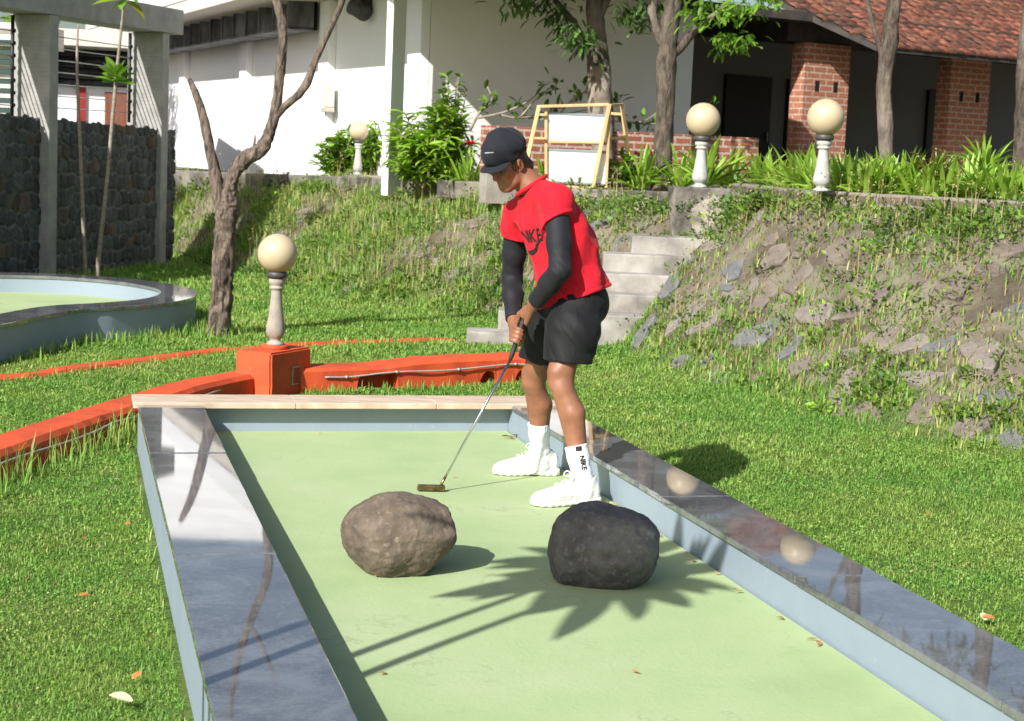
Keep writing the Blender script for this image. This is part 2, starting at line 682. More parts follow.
V, F, c = merge([
    lawn_layer(3.4, 6.0, 19000, 0.021, 0.0040, 1.3),
    lawn_layer(6.0, 9.0, 12000, 0.024, 0.0050, 1.25),
    lawn_layer(9.0, 13.0, 6200, 0.030, 0.0072, 1.15),
    lawn_layer(13.0, 18.0, 2500, 0.042, 0.012, 0.95),
    lawn_layer(18.0, 24.5, 1100, 0.055, 0.018, 0.9),
    clover(3.4, 6.5, 4200, 0.009), clover(6.5, 10.5, 2000, 0.012), clover(10.5, 16.0, 800, 0.018),
])
tag(np_mesh("lawn_grass", V, F, MAT_GRASS, col=c), "short bright green turf over the level ground", "grass", kind="stuff")


# longer uncut grass where the mower does not reach: kerbs, walls, tree foot
def edge_grass():
    P = []
    def along(line, off, n, spread, h0, h1):
        L = np.array(line, float)
        for _ in range(n):
            k = RNG.integers(0, len(L) - 1)
            a, b = L[k], L[k + 1]
            q = a + (b - a) * RNG.random()
            e = (b - a) / np.linalg.norm(b - a)
            nrm = np.array([e[1], -e[0]])
            q = q + nrm * (off + abs(RNG.normal(0, spread)) * (1 if off >= 0 else -1))
            P.append((q[0], q[1], RNG.uniform(h0, h1)))
    along(KERB_A[1:5], 0.15, 330, 0.08, 0.06, 0.24)
    along(KERB_A[1:], -0.15, 300, 0.05, 0.03, 0.08)
    along(KERB_B, 0.17, 330, 0.10, 0.03, 0.09)
    along(KERB_B, -0.15, 250, 0.06, 0.04, 0.09)
    along(KERB_C, 0.09, 400, 0.06, 0.03, 0.09)
    along(ROUND_OUT[3:12], 0.02, 600, 0.10, 0.03, 0.13)
    a, b = lane(2.73, 3.5), lane(2.73, 9.1)
    along([(a.x, a.y), (b.x, b.y)], 0.0, 1500, 0.05, 0.03, 0.09)
    a, b = lane(0.38, 3.5), lane(0.38, 9.1)
    along([(a.x, a.y), (b.x, b.y)], -0.0, 900, 0.04, 0.03, 0.08)
    along([(-5.35, 17.2), (-4.93, 18.9), (-4.15, 21.6)], 0.12, 700, 0.12, 0.05, 0.16)
    for _ in range(260):
        r, th = 0.10 + abs(RNG.normal(0, 0.12)), RNG.uniform(0, 6.28)
        P.append((-2.39 + r * math.cos(th), 14.2 + r * math.sin(th), RNG.uniform(0.04, 0.14)))
    P = np.array(P)
    keep = ~bare(P[:, 0], P[:, 1])
    P = P[keep]
    n = len(P)
    V, F = blades(P[:, 0], P[:, 1], P[:, 2], RNG.uniform(0.005, 0.009, n) * (P[:, 1] / 9) ** 0.7, 0.38)
    c = np.repeat(grass_tint(P[:, 0], P[:, 1], n, 0.12), 5, axis=0)
    tag(np_mesh("edge_grass", V, F, MAT_GRASS, col=c), "longer uncut grass along kerbs and wall feet", "grass", kind="stuff")


edge_grass()


# ================================================================ BANK: weeds and stones
MAT_WEED = leaf_mat("weed_leaf", (0.085, 0.16, 0.03), (0.15, 0.22, 0.045), rough=0.55, trans=0.3)
MAT_DRY = leaf_mat("dry_stalk", (0.27, 0.24, 0.09), (0.36, 0.31, 0.14), rough=0.7, trans=0.25)


def bank_sites(n, fn):
    x = RNG.uniform(-6.5, 7.0, n * 6)
    y = RNG.uniform(8.5, 24, n * 6)
    t = bank_t(x, y)
    p = fn(x, y, t)
    keep = (t > -0.02) & (t < 1.1) & in_view(x, y, 1.2) & ~bare(x, y) & (RNG.random(len(x)) < p)
    x, y = x[keep][:n], y[keep][:n]
    return x, y


def leafy(n, fn, r, hh, leaves, size, tint):
    x, y = bank_sites(n, fn)
    n = len(x)
    sc = RNG.uniform(0.6, 1.35, n)
    k = leaves
    th = RNG.uniform(0, 2 * math.pi, (n, k))
    rr = np.sqrt(RNG.random((n, k))) * r * sc[:, None]
    z = ground_z(x, y)[:, None] + RNG.random((n, k)) * hh * sc[:, None] * (1.15 - rr / (r * 1.4 + 1e-6))
    P = np.stack([x[:, None] + rr * np.cos(th), y[:, None] + rr * np.sin(th), z], -1).reshape(-1, 3)
    N = np.stack([np.cos(th), np.sin(th), RNG.uniform(0.0, 1.2, (n, k))], -1).reshape(-1, 3)
    V, F = leaf_quads(P, N, RNG.uniform(0.6, 1.3, n * k) * size)
    c = np.repeat(np.repeat(RNG.normal(1, 0.22, (n, 1)) * np.array([tint]) * (0.85 + 0.3 * RNG.random((n, 1))), k, 0) * RNG.normal(1, 0.15, (n * k, 1)), 5, 0)
    return V, F, np.clip(c, 0.1, 3)


def bald(x, y):
    """0 on the bare worn patches of the bank"""
    return np.clip(0.85 + 1.5 * fbm(x, y, 1.5, 0.7) + 0.7 * fbm(x, y, 4.2, 3.3), 0.16, 1)


def wild(x, y, t):
    left = np.clip((0.9 - x) / 0.9, 0, 1)
    crest = np.exp(-((t - 0.95) / 0.14) ** 2)
    mid = np.clip(0.35 + 1.0 * fbm(x, y, 2.3, 2.2) + 0.5 * fbm(x, y, 6.0, 0.4), 0, 1)
    return np.clip((left * (0.20 + 0.45 * mid) + 0.4 * mid * (1 - left) * np.clip(t * 6, 0, 1)) * bald(x, y) + crest * 0.75 * np.clip((x + 0.2) / 1.2, 0.15, 1), 0, 1)


parts = [
    leafy(1700, wild, 0.15, 0.13, 26, 0.046, (0.95, 1.0, 0.9)),
    leafy(650, lambda x, y, t: wild(x, y, t) * 0.8, 0.20, 0.20, 34, 0.06, (1.25, 1.25, 0.8)),
    leafy(1500, lambda x, y, t: np.clip(0.6 * (t < 0.5) * (fbm(x, y, 3.0, 7.7) > -0.1), 0, 1), 0.10, 0.05, 20, 0.035, (1.15, 1.2, 0.8)),
    leafy(500, lambda x, y, t: np.exp(-((t - 0.9) / 0.12) ** 2) * np.clip((x + 0.2) / 1.2, 0.08, 1), 0.18, 0.24, 40, 0.05, (0.85, 1.0, 1.05)),
]
# the bright leafy cushions seen on the right bank
_cush = []
for px, py in ((955, 285), (968, 300), (800, 285), (850, 288), (905, 300), (760, 268), (830, 262), (990, 330), (700, 330), (640, 345), (880, 215), (975, 225), (720, 260), (935, 410), (860, 380)):
    d = ray(px, py)
    for q in range(800, 2300):
        p = Vector((0, 0, EYE)) + d * (q / 100 / d.y)
        if gz(p.x, p.y) >= p.z:
            _cush.append((p.x, p.y))
            break


def near_cush(x, y, t):
    m = np.zeros(np.shape(x))
    for a, b in _cush: m = np.maximum(m, np.exp(-((x - a) ** 2 + ((y - b) * 0.8) ** 2) / 0.045))
    return m


parts.append(leafy(330, near_cush, 0.12, 0.11, 34, 0.04, (1.5, 1.5, 0.9)))
V, F, c = merge(parts)
tag(np_mesh("bank_weeds", V, F, MAT_WEED, col=c), "low leafy weeds creeping over the stony bank", "weeds", kind="stuff")


def bank_grass():
    x, y = bank_sites(66000, lambda x, y, t: np.clip(0.14 + wild(x, y, t) * 0.6 + 0.3 * (x < 0.5) + 0.7 * np.clip(1.25 - t * 2.2, 0, 1) * (fbm(x, y, 2.0, 9.0) > -0.25), 0, 1) * bald(x, y))
    n = len(x)
    left = np.clip((0.9 - x) / 0.9, 0, 1)
    h = RNG.uniform(0.03, 0.10, n) * (1 + 1.1 * left * np.clip(bank_t(x, y) * 3, 0, 1))
    V, F = blades(x, y, h, RNG.uniform(0.008, 0.016, n), 0.55)
    c = np.repeat(grass_tint(x, y, n, 0.22), 5, axis=0)
    tag(np_mesh("bank_grass", V, F, MAT_GRASS, col=c), "rough uneven grass growing on the bank", "grass", kind="stuff")
    # tall dry seed stalks
    x, y = bank_sites(2000, lambda x, y, t: np.clip(wild(x, y, t) * 0.6 + 0.25 * (x < 0.5) * (t > 0.15) + np.exp(-((t - 0.97) / 0.1) ** 2) * np.clip((x + 0.2) / 1.2, 0.3, 1), 0, 1))
    n = len(x)
    h = RNG.uniform(0.14, 0.42, n)
    V1, F1 = blades(x, y, h, RNG.uniform(0.006, 0.010, n), 0.16)
    c1 = np.repeat(np.clip(RNG.normal(1, 0.2, (n, 1)), 0.4, 1.6) * np.array([[1.0, 1.0, 1.0]]), 5, 0)
    x2, y2 = bank_sites(20000, lambda x, y, t: np.clip(0.30 + 0.2 * (x < 0.5) + 0.5 * wild(x, y, t), 0, 1) * (t > 0.08))
    n2 = len(x2)
    V2, F2 = blades(x2, y2, RNG.uniform(0.03, 0.13, n2), RNG.uniform(0.006, 0.011, n2), 0.8)
    c2 = np.repeat(np.clip(RNG.normal(0.9, 0.25, (n2, 1)), 0.3, 1.6) * np.array([[1.0, 0.95, 0.9]]), 5, 0)
    # seed heads
    k = 5
    tips = V1.reshape(-1, 5, 3)[:, 4]
    P = np.repeat(tips, k, 0) + RNG.normal(0, 0.012, (len(tips) * k, 3))
    V3, F3 = leaf_quads(P, RNG.normal(0, 1, (len(P), 3)) + [0, 0, 0.8], RNG.uniform(0.012, 0.026, len(P)))
    c3 = np.full((len(V3), 3), 1.25)
    V, F, c = merge([(V1, F1, c1), (V2, F2, c2), (V3, F3, c3)])
    tag(np_mesh("dry_grass", V, F, MAT_DRY, col=c), "thin straw coloured seed stalks standing among the bank weeds", "dry grass", kind="stuff")


bank_grass()


def slab_stone(seed, rx, ry, th):
    """flat irregular stone: polygon outline, bevelled rim, uneven top"""
    rnd = random.Random(seed)
    n = rnd.randint(5, 7)
    ang = sorted((i + rnd.uniform(-0.3, 0.3)) / n * 2 * math.pi for i in range(n))
    out = [(math.cos(a) * rx * rnd.uniform(0.7, 1.15), math.sin(a) * ry * rnd.uniform(0.7, 1.15)) for a in ang]
    bm = bmesh.new()
    vs = [bm.verts.new((x, y, 0)) for x, y in out]
    f = bm.faces.new(vs)
    r = bmesh.ops.extrude_face_region(bm, geom=[f])
    top = [v for v in r["geom"] if isinstance(v, bmesh.types.BMVert)]
    bmesh.ops.translate(bm, vec=(0, 0, th), verts=top)
    bmesh.ops.bevel(bm, geom=bm.edges[:], offset=th * 0.16, segments=1, affect="EDGES")
    bmesh.ops.triangulate(bm, faces=bm.faces[:])
    bmesh.ops.subdivide_edges(bm, edges=bm.edges[:], cuts=2, use_grid_fill=True)
    for v in bm.verts:
        k = mnoise.noise(Vector(v.co) * 7 + Vector((seed, 0, 0))) * 0.5 + mnoise.noise(Vector(v.co) * 22 + Vector((0, seed, 0))) * 0.25
        v.co += Vector((k * 0.03, k * 0.03, k * 0.035))
    bmesh.ops.recalc_face_normals(bm, faces=bm.faces[:])
    me = bpy.data.meshes.new("embedded_stone")
    bm.to_mesh(me)
    bm.free()
    return me


def stone_mat(name, c1, c2):
    k = NT(name)
    v = k.coord()
    n = k.noise(v, 7, 8, 0.7)
    m = k.noise(v, 2.3, 4)
    a = k.ramp(n, [(0.3, c1), (0.7, c2)])
    a = k.mix(k.ramp(m, [(0.5, 0.0), (0.68, 0.55)]), a, (0.185, 0.16, 0.125))
    k.base(k.mix(k.ramp(k.noise(v, 34, 4), [(0.58, 0.0), (0.75, 0.4)]), a, (0.32, 0.28, 0.22)))
    k.rough(0.92)
    k.bump(n, 0.8, 0.03)
    return k.m


STONE_MATS = [stone_mat("stone_brown", (0.125, 0.10, 0.082), (0.225, 0.185, 0.152)), stone_mat("stone_slate", (0.10, 0.10, 0.103), (0.18, 0.178, 0.178)),
              stone_mat("stone_grey", (0.15, 0.125, 0.105), (0.26, 0.225, 0.195)), stone_mat("stone_rust", (0.12, 0.092, 0.072), (0.195, 0.155, 0.125))]


def bank_stones():
    protos = []
    for i in range(12):
        me = slab_stone(i * 3 + 1, 0.17 + 0.02 * (i % 4), 0.11 + 0.02 * (i % 3), 0.06)
        me.materials.append(STONE_MATS[(0, 0, 1, 2, 3, 0, 1, 2, 0, 2, 1, 3)[i]])
        protos.append(me)
    rnd = random.Random(5)
    placed = []
    # the larger bare slabs, at their measured spots on the bank
    spots = []
    for px, py, sc in ((1000, 398, 1.6), (975, 428, 1.3), (938, 405, 2.0), (965, 320, 2.5), (915, 325, 2.2), (870, 300, 2.4), (985, 350, 1.9), (820, 312, 1.8), (765, 330, 1.9), (730, 380, 1.3), (705, 362, 1.1), (805, 365, 1.3), (690, 290, 1.6), (735, 270, 1.7), (850, 245, 1.9), (940, 245, 2.0), (1000, 250, 2.2), (1010, 300, 2.0), (900, 270, 1.9), (780, 255, 1.6), (845, 345, 1.7), (1005, 440, 1.3)):
        d = ray(px, py)
        for q in range(800, 2300):
            p = Vector((0, 0, EYE)) + d * (q / 100 / d.y)
            if gz(p.x, p.y) >= p.z:
                spots.append((p.x, p.y, sc * 0.66))
                break
    tries = 0
    while len(placed) < 240 and tries < 9000:
        tries += 1
        if spots:
            x, y, s = spots.pop(0)
        else:
            x, y = rnd.uniform(-4.5, 6.0), rnd.uniform(9.5, 22)
            s = rnd.uniform(0.5, 1.35)
        t = float(bank_t(x, y))
        if not (0.04 < t < 0.97) or not bool(in_view(np.array(x), np.array(y), 0.3)) or bool(bare(np.array(x), np.array(y))): continue
        dens = 0.95 if x > 1.2 else 0.22
        if t < 0.3: dens *= 0.4
        if tries > 22 and rnd.random() > dens: continue
        if any((x - a) ** 2 + (y - b) ** 2 < (0.125 * (s + c)) ** 2 for a, b, c in placed): continue
        placed.append((x, y, s))
    for i, (x, y, s) in enumerate(placed):
        me = protos[rnd.randrange(len(protos))]
        o = bpy.data.objects.new("embedded_stone", me)
        COL.objects.link(o)
        e = 0.12
        nx = -(gz(x + e, y) - gz(x - e, y)) / (2 * e)
        ny = -(gz(x, y + e) - gz(x, y - e)) / (2 * e)
        q = Vector((nx, ny, 1)).normalized().to_track_quat("Z", "Y")
        m = q.to_matrix().to_4x4() @ Matrix.Rotation(rnd.uniform(0, 6.28), 4, "Z") @ Matrix.Rotation(rnd.uniform(-0.08, 0.08), 4, "X")
        o.matrix_world = Matrix.Translation((x, y, gz(x, y) - 0.058 * s + rnd.uniform(0.0, 0.018))) @ m @ Matrix.Scale(s, 4)
        tag(o, "flat weathered stone set into the weedy bank below the planter", "stone", "flat stones pitched into the bank")


bank_stones()
# ================================================================ GOLF LANE
def paint_mat(name, c, rough=0.55, dirt=(0.5, 0.45, 0.4), amt=0.25, bump=0.12):
    k = NT(name)
    v = k.coord()
    n1 = k.noise(v, 3.0, 7, 0.65)
    n2 = k.noise(v, 26, 5, 0.6)
    a = k.mix(k.ramp(n1, [(0.45, 0.0), (0.8, amt)]), c, tuple(x * y for x, y in zip(c, dirt)))
    k.base(k.mix(k.ramp(n2, [(0.62, 0.0), (0.78, amt)]), a, tuple(min(1, x * 1.35 + 0.02) for x in c)))
    k.rough(rough)
    k.bump(k.noise(v, 45, 5), bump, 0.006)
    return k.m


def green_mat():
    k = NT("green_playing_surface")
    v = k.coord()
    big = k.noise(v, 1.3, 6, 0.6)
    a = k.ramp(big, [(0.3, (0.30, 0.405, 0.185)), (0.5, (0.355, 0.45, 0.22)), (0.72, (0.41, 0.48, 0.265))])
    scuff = k.noise(k.coord((3.0, 0.6, 1), (0, 0, 0.5)), 6, 7, 0.7)
    a = k.mix(k.ramp(scuff, [(0.58, 0.0), (0.74, 0.35)]), a, (0.46, 0.49, 0.33))
    a = k.mix(k.ramp(k.noise(v, 2.7, 8, 0.72, 0.5), [(0.60, 0.0), (0.70, 0.30)]), a, (0.235, 0.30, 0.14))
    a = k.mix(k.ramp(k.noise(v, 70, 3), [(0.66, 0.0), (0.74, 0.5)]), a, (0.24, 0.27, 0.13))
    vo = k.n("ShaderNodeTexVoronoi", feature="DISTANCE_TO_EDGE")
    vo.inputs["Scale"].default_value = 1.1
    nz = k.n("ShaderNodeTexNoise")
    nz.inputs["Scale"].default_value = 3.5
    nz.inputs["Detail"].default_value = 6
    k.l(v, nz.inputs["Vector"])
    k.l(nz.outputs["Color"], vo.inputs["Vector"])
    a = k.mix(k.math("MULTIPLY", k.ramp(vo.outputs["Distance"], [(0.0, 0.5), (0.012, 0.0)]), k.ramp(big, [(0.5, 0.0), (0.6, 1.0)])), a, (0.22, 0.27, 0.13))
    k.base(a)
    k.rough(0.85)
    k.bump(k.noise(v, 55, 6, 0.65), 0.4, 0.005)
    return k.m


MAT_GREEN = green_mat()
MAT_BLUEGREY = paint_mat("blue_grey_paint", (0.25, 0.305, 0.36), 0.6, (0.7, 0.7, 0.7), 0.4)
MAT_ORANGE = paint_mat("orange_red_paint", (0.60, 0.078, 0.018), 0.75, (0.36, 0.38, 0.5), 0.8)


def granite():
    k = NT("polished_dark_granite")
    v = k.coord()
    vs = k.coord((1.0, 1.0, 1.0), (0, 0, 0.4))
    n = k.noise(vs, 3.0, 8, 0.65, 1.2)
    f = k.noise(v, 60, 3)
    a = k.ramp(n, [(0.3, (0.065, 0.067, 0.07)), (0.48, (0.105, 0.107, 0.11)), (0.6, (0.155, 0.16, 0.168)), (0.7, (0.125, 0.118, 0.11)), (0.85, (0.085, 0.085, 0.085))])
    k.base(k.mix(k.ramp(f, [(0.5, 0.0), (0.72, 0.45)]), a, (0.22, 0.22, 0.23)))
    k.rough(k.ramp(k.noise(v, 5, 6), [(0.35, 0.022), (0.75, 0.045)]))
    k.b.inputs["IOR"].default_value = 2.1
    k.bump(k.noise(v, 2.0, 2), 0.02, 0.004)
    return k.m


MAT_GRANITE = granite()
MAT_SAND = simple("sandstone", (0.44, 0.33, 0.235), (0.60, 0.48, 0.36), 5, 0.75, 0.3, 40, 0.004, stretch=(1, 5, 1))
V0, V1 = 2.2, 8.95           # near and far end of the lane
UL0, UL1, UR0, UR1 = 0.40, 0.735, 2.40, 2.715


def lane_box(name, u0, u1, v0, v1, z0, z1, m, parent=None, bevel=0.0, tilt=(0, 0)):
    bm = bmesh.new()
    add_box(bm, (u0, v0, z0), (u1, v1, z1), bevel)
    for q in bm.verts:
        dz = math.tan(tilt[0]) * (q.co.y - (v0 + v1) / 2) - math.tan(tilt[1]) * (q.co.x - (u0 + u1) / 2)
        q.co = lane(q.co.x, q.co.y, q.co.z + dz)
    return bm_obj(name, bm, m, parent)


tag(lane_box("putting_green", UL1, UR0, V0, V1, -0.18, 0.0, MAT_GREEN), kind="structure")
for side, (u0, u1), joints, label in (
        ("l", (UL0, UL1), (2.2, 3.45, 5.66, 7.52, 8.855), "blue grey low wall with dark polished coping, on the left side of the green lane"),
        ("r", (UR0, UR1), (2.2, 3.9, 5.2, 6.5, 7.7, 8.855), "blue grey low wall with dark polished coping behind the golfer, on the right of the lane")):
    t = thing("lane_wall", label, "low wall", group="walls edging the green golf lane")
    lane_box("wall_body", u0 + 0.012, u1 - 0.012, V0, V1 - 0.008 if side == "r" else V1 + 0.14, -0.2, 0.122, MAT_BLUEGREY, t)
    rnd = random.Random(3)
    for i in range(len(joints) - 1):
        tl = (R(rnd.uniform(-0.12, 0.12)), R(rnd.uniform(-0.1, 0.1)))
        lane_box("coping_slab", u0, u1, joints[i] + 0.002, joints[i + 1] - 0.002, 0.124, 0.15 + rnd.uniform(-0.001, 0.001), MAT_GRANITE, t, 0.003, tl)
t = thing("lane_wall", "blue grey low end wall with a beige sandstone top, in front of the orange pedestal", "low wall", group="walls edging the green golf lane")
lane_box("wall_body", UL1 - 0.012, UR1 - 0.02, 8.95, 9.12, -0.2, 0.128, MAT_BLUEGREY, t)
for a, b in ((UL0 - 0.02, 1.22), (1.222, 1.98), (1.982, UR1)):
    lane_box("coping_slab", a, b, 8.862, 9.15, 0.131, 0.162, MAT_SAND, t, 0.004)


def curve_wall(name, line, w, z0, z1, m, parent=None, closed=False, n=None, bevel=0.02, wob=0.0, zfun=None):
    """low wall of width w following a ground-plan line, rounded shoulders"""
    n = n or len(line) * 8
    L = list(line)
    if closed:
        L = L[-2:] + L + L[:3]
        P = smooth_path(L, n + 5 * 8)
        # keep one full turn
        per = len(line)
        tot = len(L) - 1
        P = smooth_path(L, tot * 10 + 1)[20:20 + per * 10]
    else:
        P = smooth_path(L, n)
    T = np.gradient(P, axis=0)
    if closed:
        T = np.roll(P, -1, 0) - np.roll(P, 1, 0)
    T /= np.linalg.norm(T, axis=1)[:, None]
    N = np.stack([T[:, 1], -T[:, 0]], -1)
    prof = [(-w / 2, z0), (-w / 2, z1 - bevel), (-w / 2 + bevel, z1), (w / 2 - bevel, z1), (w / 2, z1 - bevel), (w / 2, z0)]
    V, F = [], []
    for i, (p, nn) in enumerate(zip(P, N)):
        for o, z in prof:
            k = wob * (mnoise.noise(Vector((p[0] * 2.5, p[1] * 2.5, o * 4 + z * 3))) + 0.5 * mnoise.noise(Vector((p[0] * 9, p[1] * 9, o * 7 + z * 9))))
            zz = z + (zfun(p) if zfun else 0)
            V.append((p[0] + nn[0] * (o + k), p[1] + nn[1] * (o + k), zz + k * 0.6))
    m_ = len(prof)
    c = len(P)
    for i in range(c if closed else c - 1):
        j = (i + 1) % c
        for q in range(m_ - 1):
            F.append((i * m_ + q, i * m_ + q + 1, j * m_ + q + 1, j * m_ + q))
    if not closed:
        F.append(tuple(range(m_)))
        F.append(tuple(reversed(range((c - 1) * m_, c * m_))))
    return mesh_from(name, V, F, m, parent)


# ---- round green to the left
def offset_poly(P, d):
    P = np.array(P)
    T = np.roll(P, -1, 0) - np.roll(P, 1, 0)
    T /= np.linalg.norm(T, axis=1)[:, None]
    return P + np.stack([-T[:, 1], T[:, 0]], -1) * d


t = thing("lane_wall", "curved blue grey low wall with dark polished top around the round green by the stone wall", "low wall", (0, 0, 0), 0, "walls edging the round green")
ro = np.array(ROUND_OUT)
dense = smooth_path(list(map(tuple, ROUND_OUT[-2:] + ROUND_OUT + ROUND_OUT[:3])), 24 * 10 + 11)
per = len(ROUND_OUT)
dense = smooth_path(list(ROUND_OUT[-2:] + ROUND_OUT + ROUND_OUT[:3]), (per + 4) * 10 + 1)[20:20 + per * 10]
TT = np.roll(dense, -1, 0) - np.roll(dense, 1, 0)
TT /= np.linalg.norm(TT, axis=1)[:, None]
NN = np.stack([-TT[:, 1], TT[:, 0]], -1)      # towards the inside (line runs anticlockwise)


def ring(name, prof, m, parent):
    V, F = [], []
    k = len(prof)
    for p, nn in zip(dense, NN):
        for o, z in prof:
            V.append((p[0] + nn[0] * o, p[1] + nn[1] * o, z))
    c = len(dense)
    for i in range(c):
        j = (i + 1) % c
        for q in range(k):
            F.append((i * k + q, i * k + (q + 1) % k, j * k + (q + 1) % k, j * k + q))
    bm = bmesh.new()
    me = bpy.data.meshes.new(name)
    me.from_pydata(V, [], F)
    bm.from_mesh(me)
    return bm_obj(name, bm, m, parent)


ring("wall_body", [(0.012, -0.2), (0.012, 0.122), (0.298, 0.122), (0.298, -0.2)], MAT_BLUEGREY, t)
ring("coping_slab", [(0, 0.124), (0, 0.147), (0.003, 0.15), (0.307, 0.15), (0.31, 0.147), (0.31, 0.124)], MAT_GRANITE, t)
inner = dense + NN * 0.29
bm = bmesh.new()
bm.faces.new([bm.verts.new((x, y, -0.01)) for x, y in inner])
tag(bm_obj("putting_green", bm, MAT_GREEN), kind="structure")

# ================================================================ PAINTED KERBS, PEDESTAL, LAMPS
tag(curve_wall("painted_kerb", KERB_A, 0.23, -0.3, 0.018, MAT_ORANGE, bevel=0.025, wob=0.018, n=90), "orange red painted kerb curving along the left lawn up to the pedestal", "kerb")


def arch_kerb():
    """kerb with two low drain arches cut through its face"""
    P = smooth_path(KERB_B, 121)
    T = np.gradient(P, axis=0); T /= np.linalg.norm(T, axis=1)[:, None]
    N = np.stack([T[:, 1], -T[:, 0]], -1)
    s = np.concatenate([[0], np.cumsum(np.linalg.norm(np.diff(P, axis=0), axis=1))])
    arches = [(a[0], a[1]) for a in ((0.55, 0.16), (1.42, 0.075), (1.72, 0.075))]
    V, F = [], []
    w = 0.135
    for i in range(len(P)):
        cut = -0.3
        for c, r in arches:
            d = abs(s[i] - c)
            if d < r: cut = max(cut, -0.115 + min(0.10, math.sqrt(r * r - d * d) * 1.2))
        top = 0.065 - 0.03 * float(np.clip((0.95 - s[i]) / 0.4, 0, 1))
        prof = [(-w, -0.3), (-w, top - 0.02), (-w + 0.025, top), (w - 0.025, top), (w, top - 0.02), (w, cut), (w - 0.12, cut - 0.01), (w - 0.12, -0.3)]
        for o, z in prof:
            k = 0.008 * mnoise.noise(Vector((P[i][0] * 6, P[i][1] * 6, z * 9 + o * 5)))
            V.append((P[i][0] + N[i][0] * (o + k), P[i][1] + N[i][1] * (o + k), z + k * 0.5))
    m_ = 8
    for i in range(len(P) - 1):
        for q in range(m_ - 1):
            F.append((i * m_ + q, i * m_ + q + 1, (i + 1) * m_ + q + 1, (i + 1) * m_ + q))
    F.append(tuple(range(m_)))
    F.append(tuple(reversed(range((len(P) - 1) * m_, len(P) * m_))))
    o = mesh_from("painted_kerb", V, F, MAT_ORANGE)
    return tag(o, "orange red painted kerb with drain arches running from the pedestal to the golfer", "kerb")


arch_kerb()
tag(curve_wall("painted_kerb", KERB_C, 0.17, -0.3, -0.094, MAT_ORANGE, bevel=0.02, wob=0.02, n=90), "thin worn orange red kerb nearly flush with the lawn behind the pedestal", "kerb")
MAT_CONDUIT = simple("grey_conduit", (0.32, 0.30, 0.28), (0.42, 0.40, 0.37), 10, 0.5)
pp = smooth_path(KERB_B, 40)
pn = np.gradient(pp, axis=0); pn /= np.linalg.norm(pn, axis=1)[:, None]
pth = [(p[0] + n[1] * 0.150, p[1] - n[0] * 0.150, -0.03 + 0.055 * i / 39 + 0.006 * math.sin(i * 0.5)) for i, (p, n) in enumerate(zip(pp, pn))][5:]
t = thing("conduit_pipe", "thin grey conduit pipe clipped along the face of the arched kerb", "pipe")
tube("pipe", pth, 0.0055, MAT_CONDUIT, t, 8)
for i in range(4, len(pth), 7):
    o = lathe("pipe_clip", [(0.009, -0.010), (0.009, 0.010)], MAT_CONDUIT, t, 10)
    o.matrix_local = beam_mat(pth[i - 1], pth[i])
    o.location = pth[i]
pa = smooth_path(KERB_A, 60)
na = np.gradient(pa, axis=0); na /= np.linalg.norm(na, axis=1)[:, None]
pth = [(p[0] + n[1] * 0.152, p[1] - n[0] * 0.152, -0.03 + 0.008 * math.sin(i * 0.4)) for i, (p, n) in enumerate(zip(pa, na))][8:50]
tag(tube("conduit_pipe", pth, 0.0055, MAT_CONDUIT, None, 8), "thin grey conduit pipe along the left curving kerb in the tall grass", "pipe")

# pedestal (slightly skewed block)
ped = thing("lamp_pedestal", "orange red square block carrying the nearest globe lamp", "pedestal", (0, 0, 0))
a = [(-1.755, 10.975), (-1.505, 10.86), (-1.30, 11.30), (-1.55, 11.415)]
bm = bmesh.new()
lo = [bm.verts.new((x, y, -0.25)) for x, y in a]
cx, cy = sum(p[0] for p in a) / 4, sum(p[1] for p in a) / 4
hi = [bm.verts.new((cx + (x - cx) * 0.97, cy + (y - cy) * 0.97, 0.165)) for x, y in a]
for i in range(4):
    bm.faces.new((lo[i], lo[(i + 1) % 4], hi[(i + 1) % 4], hi[i]))
bm.faces.new(hi)
bm.faces.new(list(reversed(lo)))
bmesh.ops.bevel(bm, geom=bm.edges[:], offset=0.012, segments=3, affect="EDGES")
bmesh.ops.subdivide_edges(bm, edges=[e for e in bm.edges if e.calc_length() > 0.1], cuts=5, use_grid_fill=True)
for v in bm.verts:
    k = mnoise.noise(v.co * 9) * 0.004
    v.co += Vector((k, k, k * 0.5))
bm_obj("block", bm, MAT_ORANGE, ped)
collar = lathe("collar_ring", [(0.085, 0.0), (0.085, 0.022), (0.075, 0.03), (0.0, 0.03)], MAT_ORANGE, ped, 24)
collar.location = (-1.52, 11.13, 0.162)
# socket plate on the shaded face
fa, fb = Vector((*a[1], 0)), Vector((*a[2], 0))
ex = (fb - fa).normalized()
fn = Vector((ex.y, -ex.x, 0))
m = Matrix((ex, Vector((0, 0, 1)), fn)).transposed().to_4x4()
m.translation = fa + ex * 0.29 + fn * 0.004 + Vector((0, 0, 0.0))
MAT_STEEL = simple("worn_steel", (0.25, 0.25, 0.22), (0.4, 0.4, 0.36), 30, 0.5, metal=0.6)
bm = bmesh.new()
add_box(bm, (-0.045, -0.06, -0.006), (0.045, 0.06, 0.003), 0.002)
plate = bm_obj("socket_plate", bm, MAT_STEEL, ped)
plate.matrix_local = m
bm = bmesh.new()
add_box(bm, (-0.036, -0.052, 0.0025), (0.036, 0.05, 0.006), 0.001)
cov = bm_obj("plate_cover", bm, simple("dark_red_cover", (0.30, 0.035, 0.01), rough=0.6), plate)


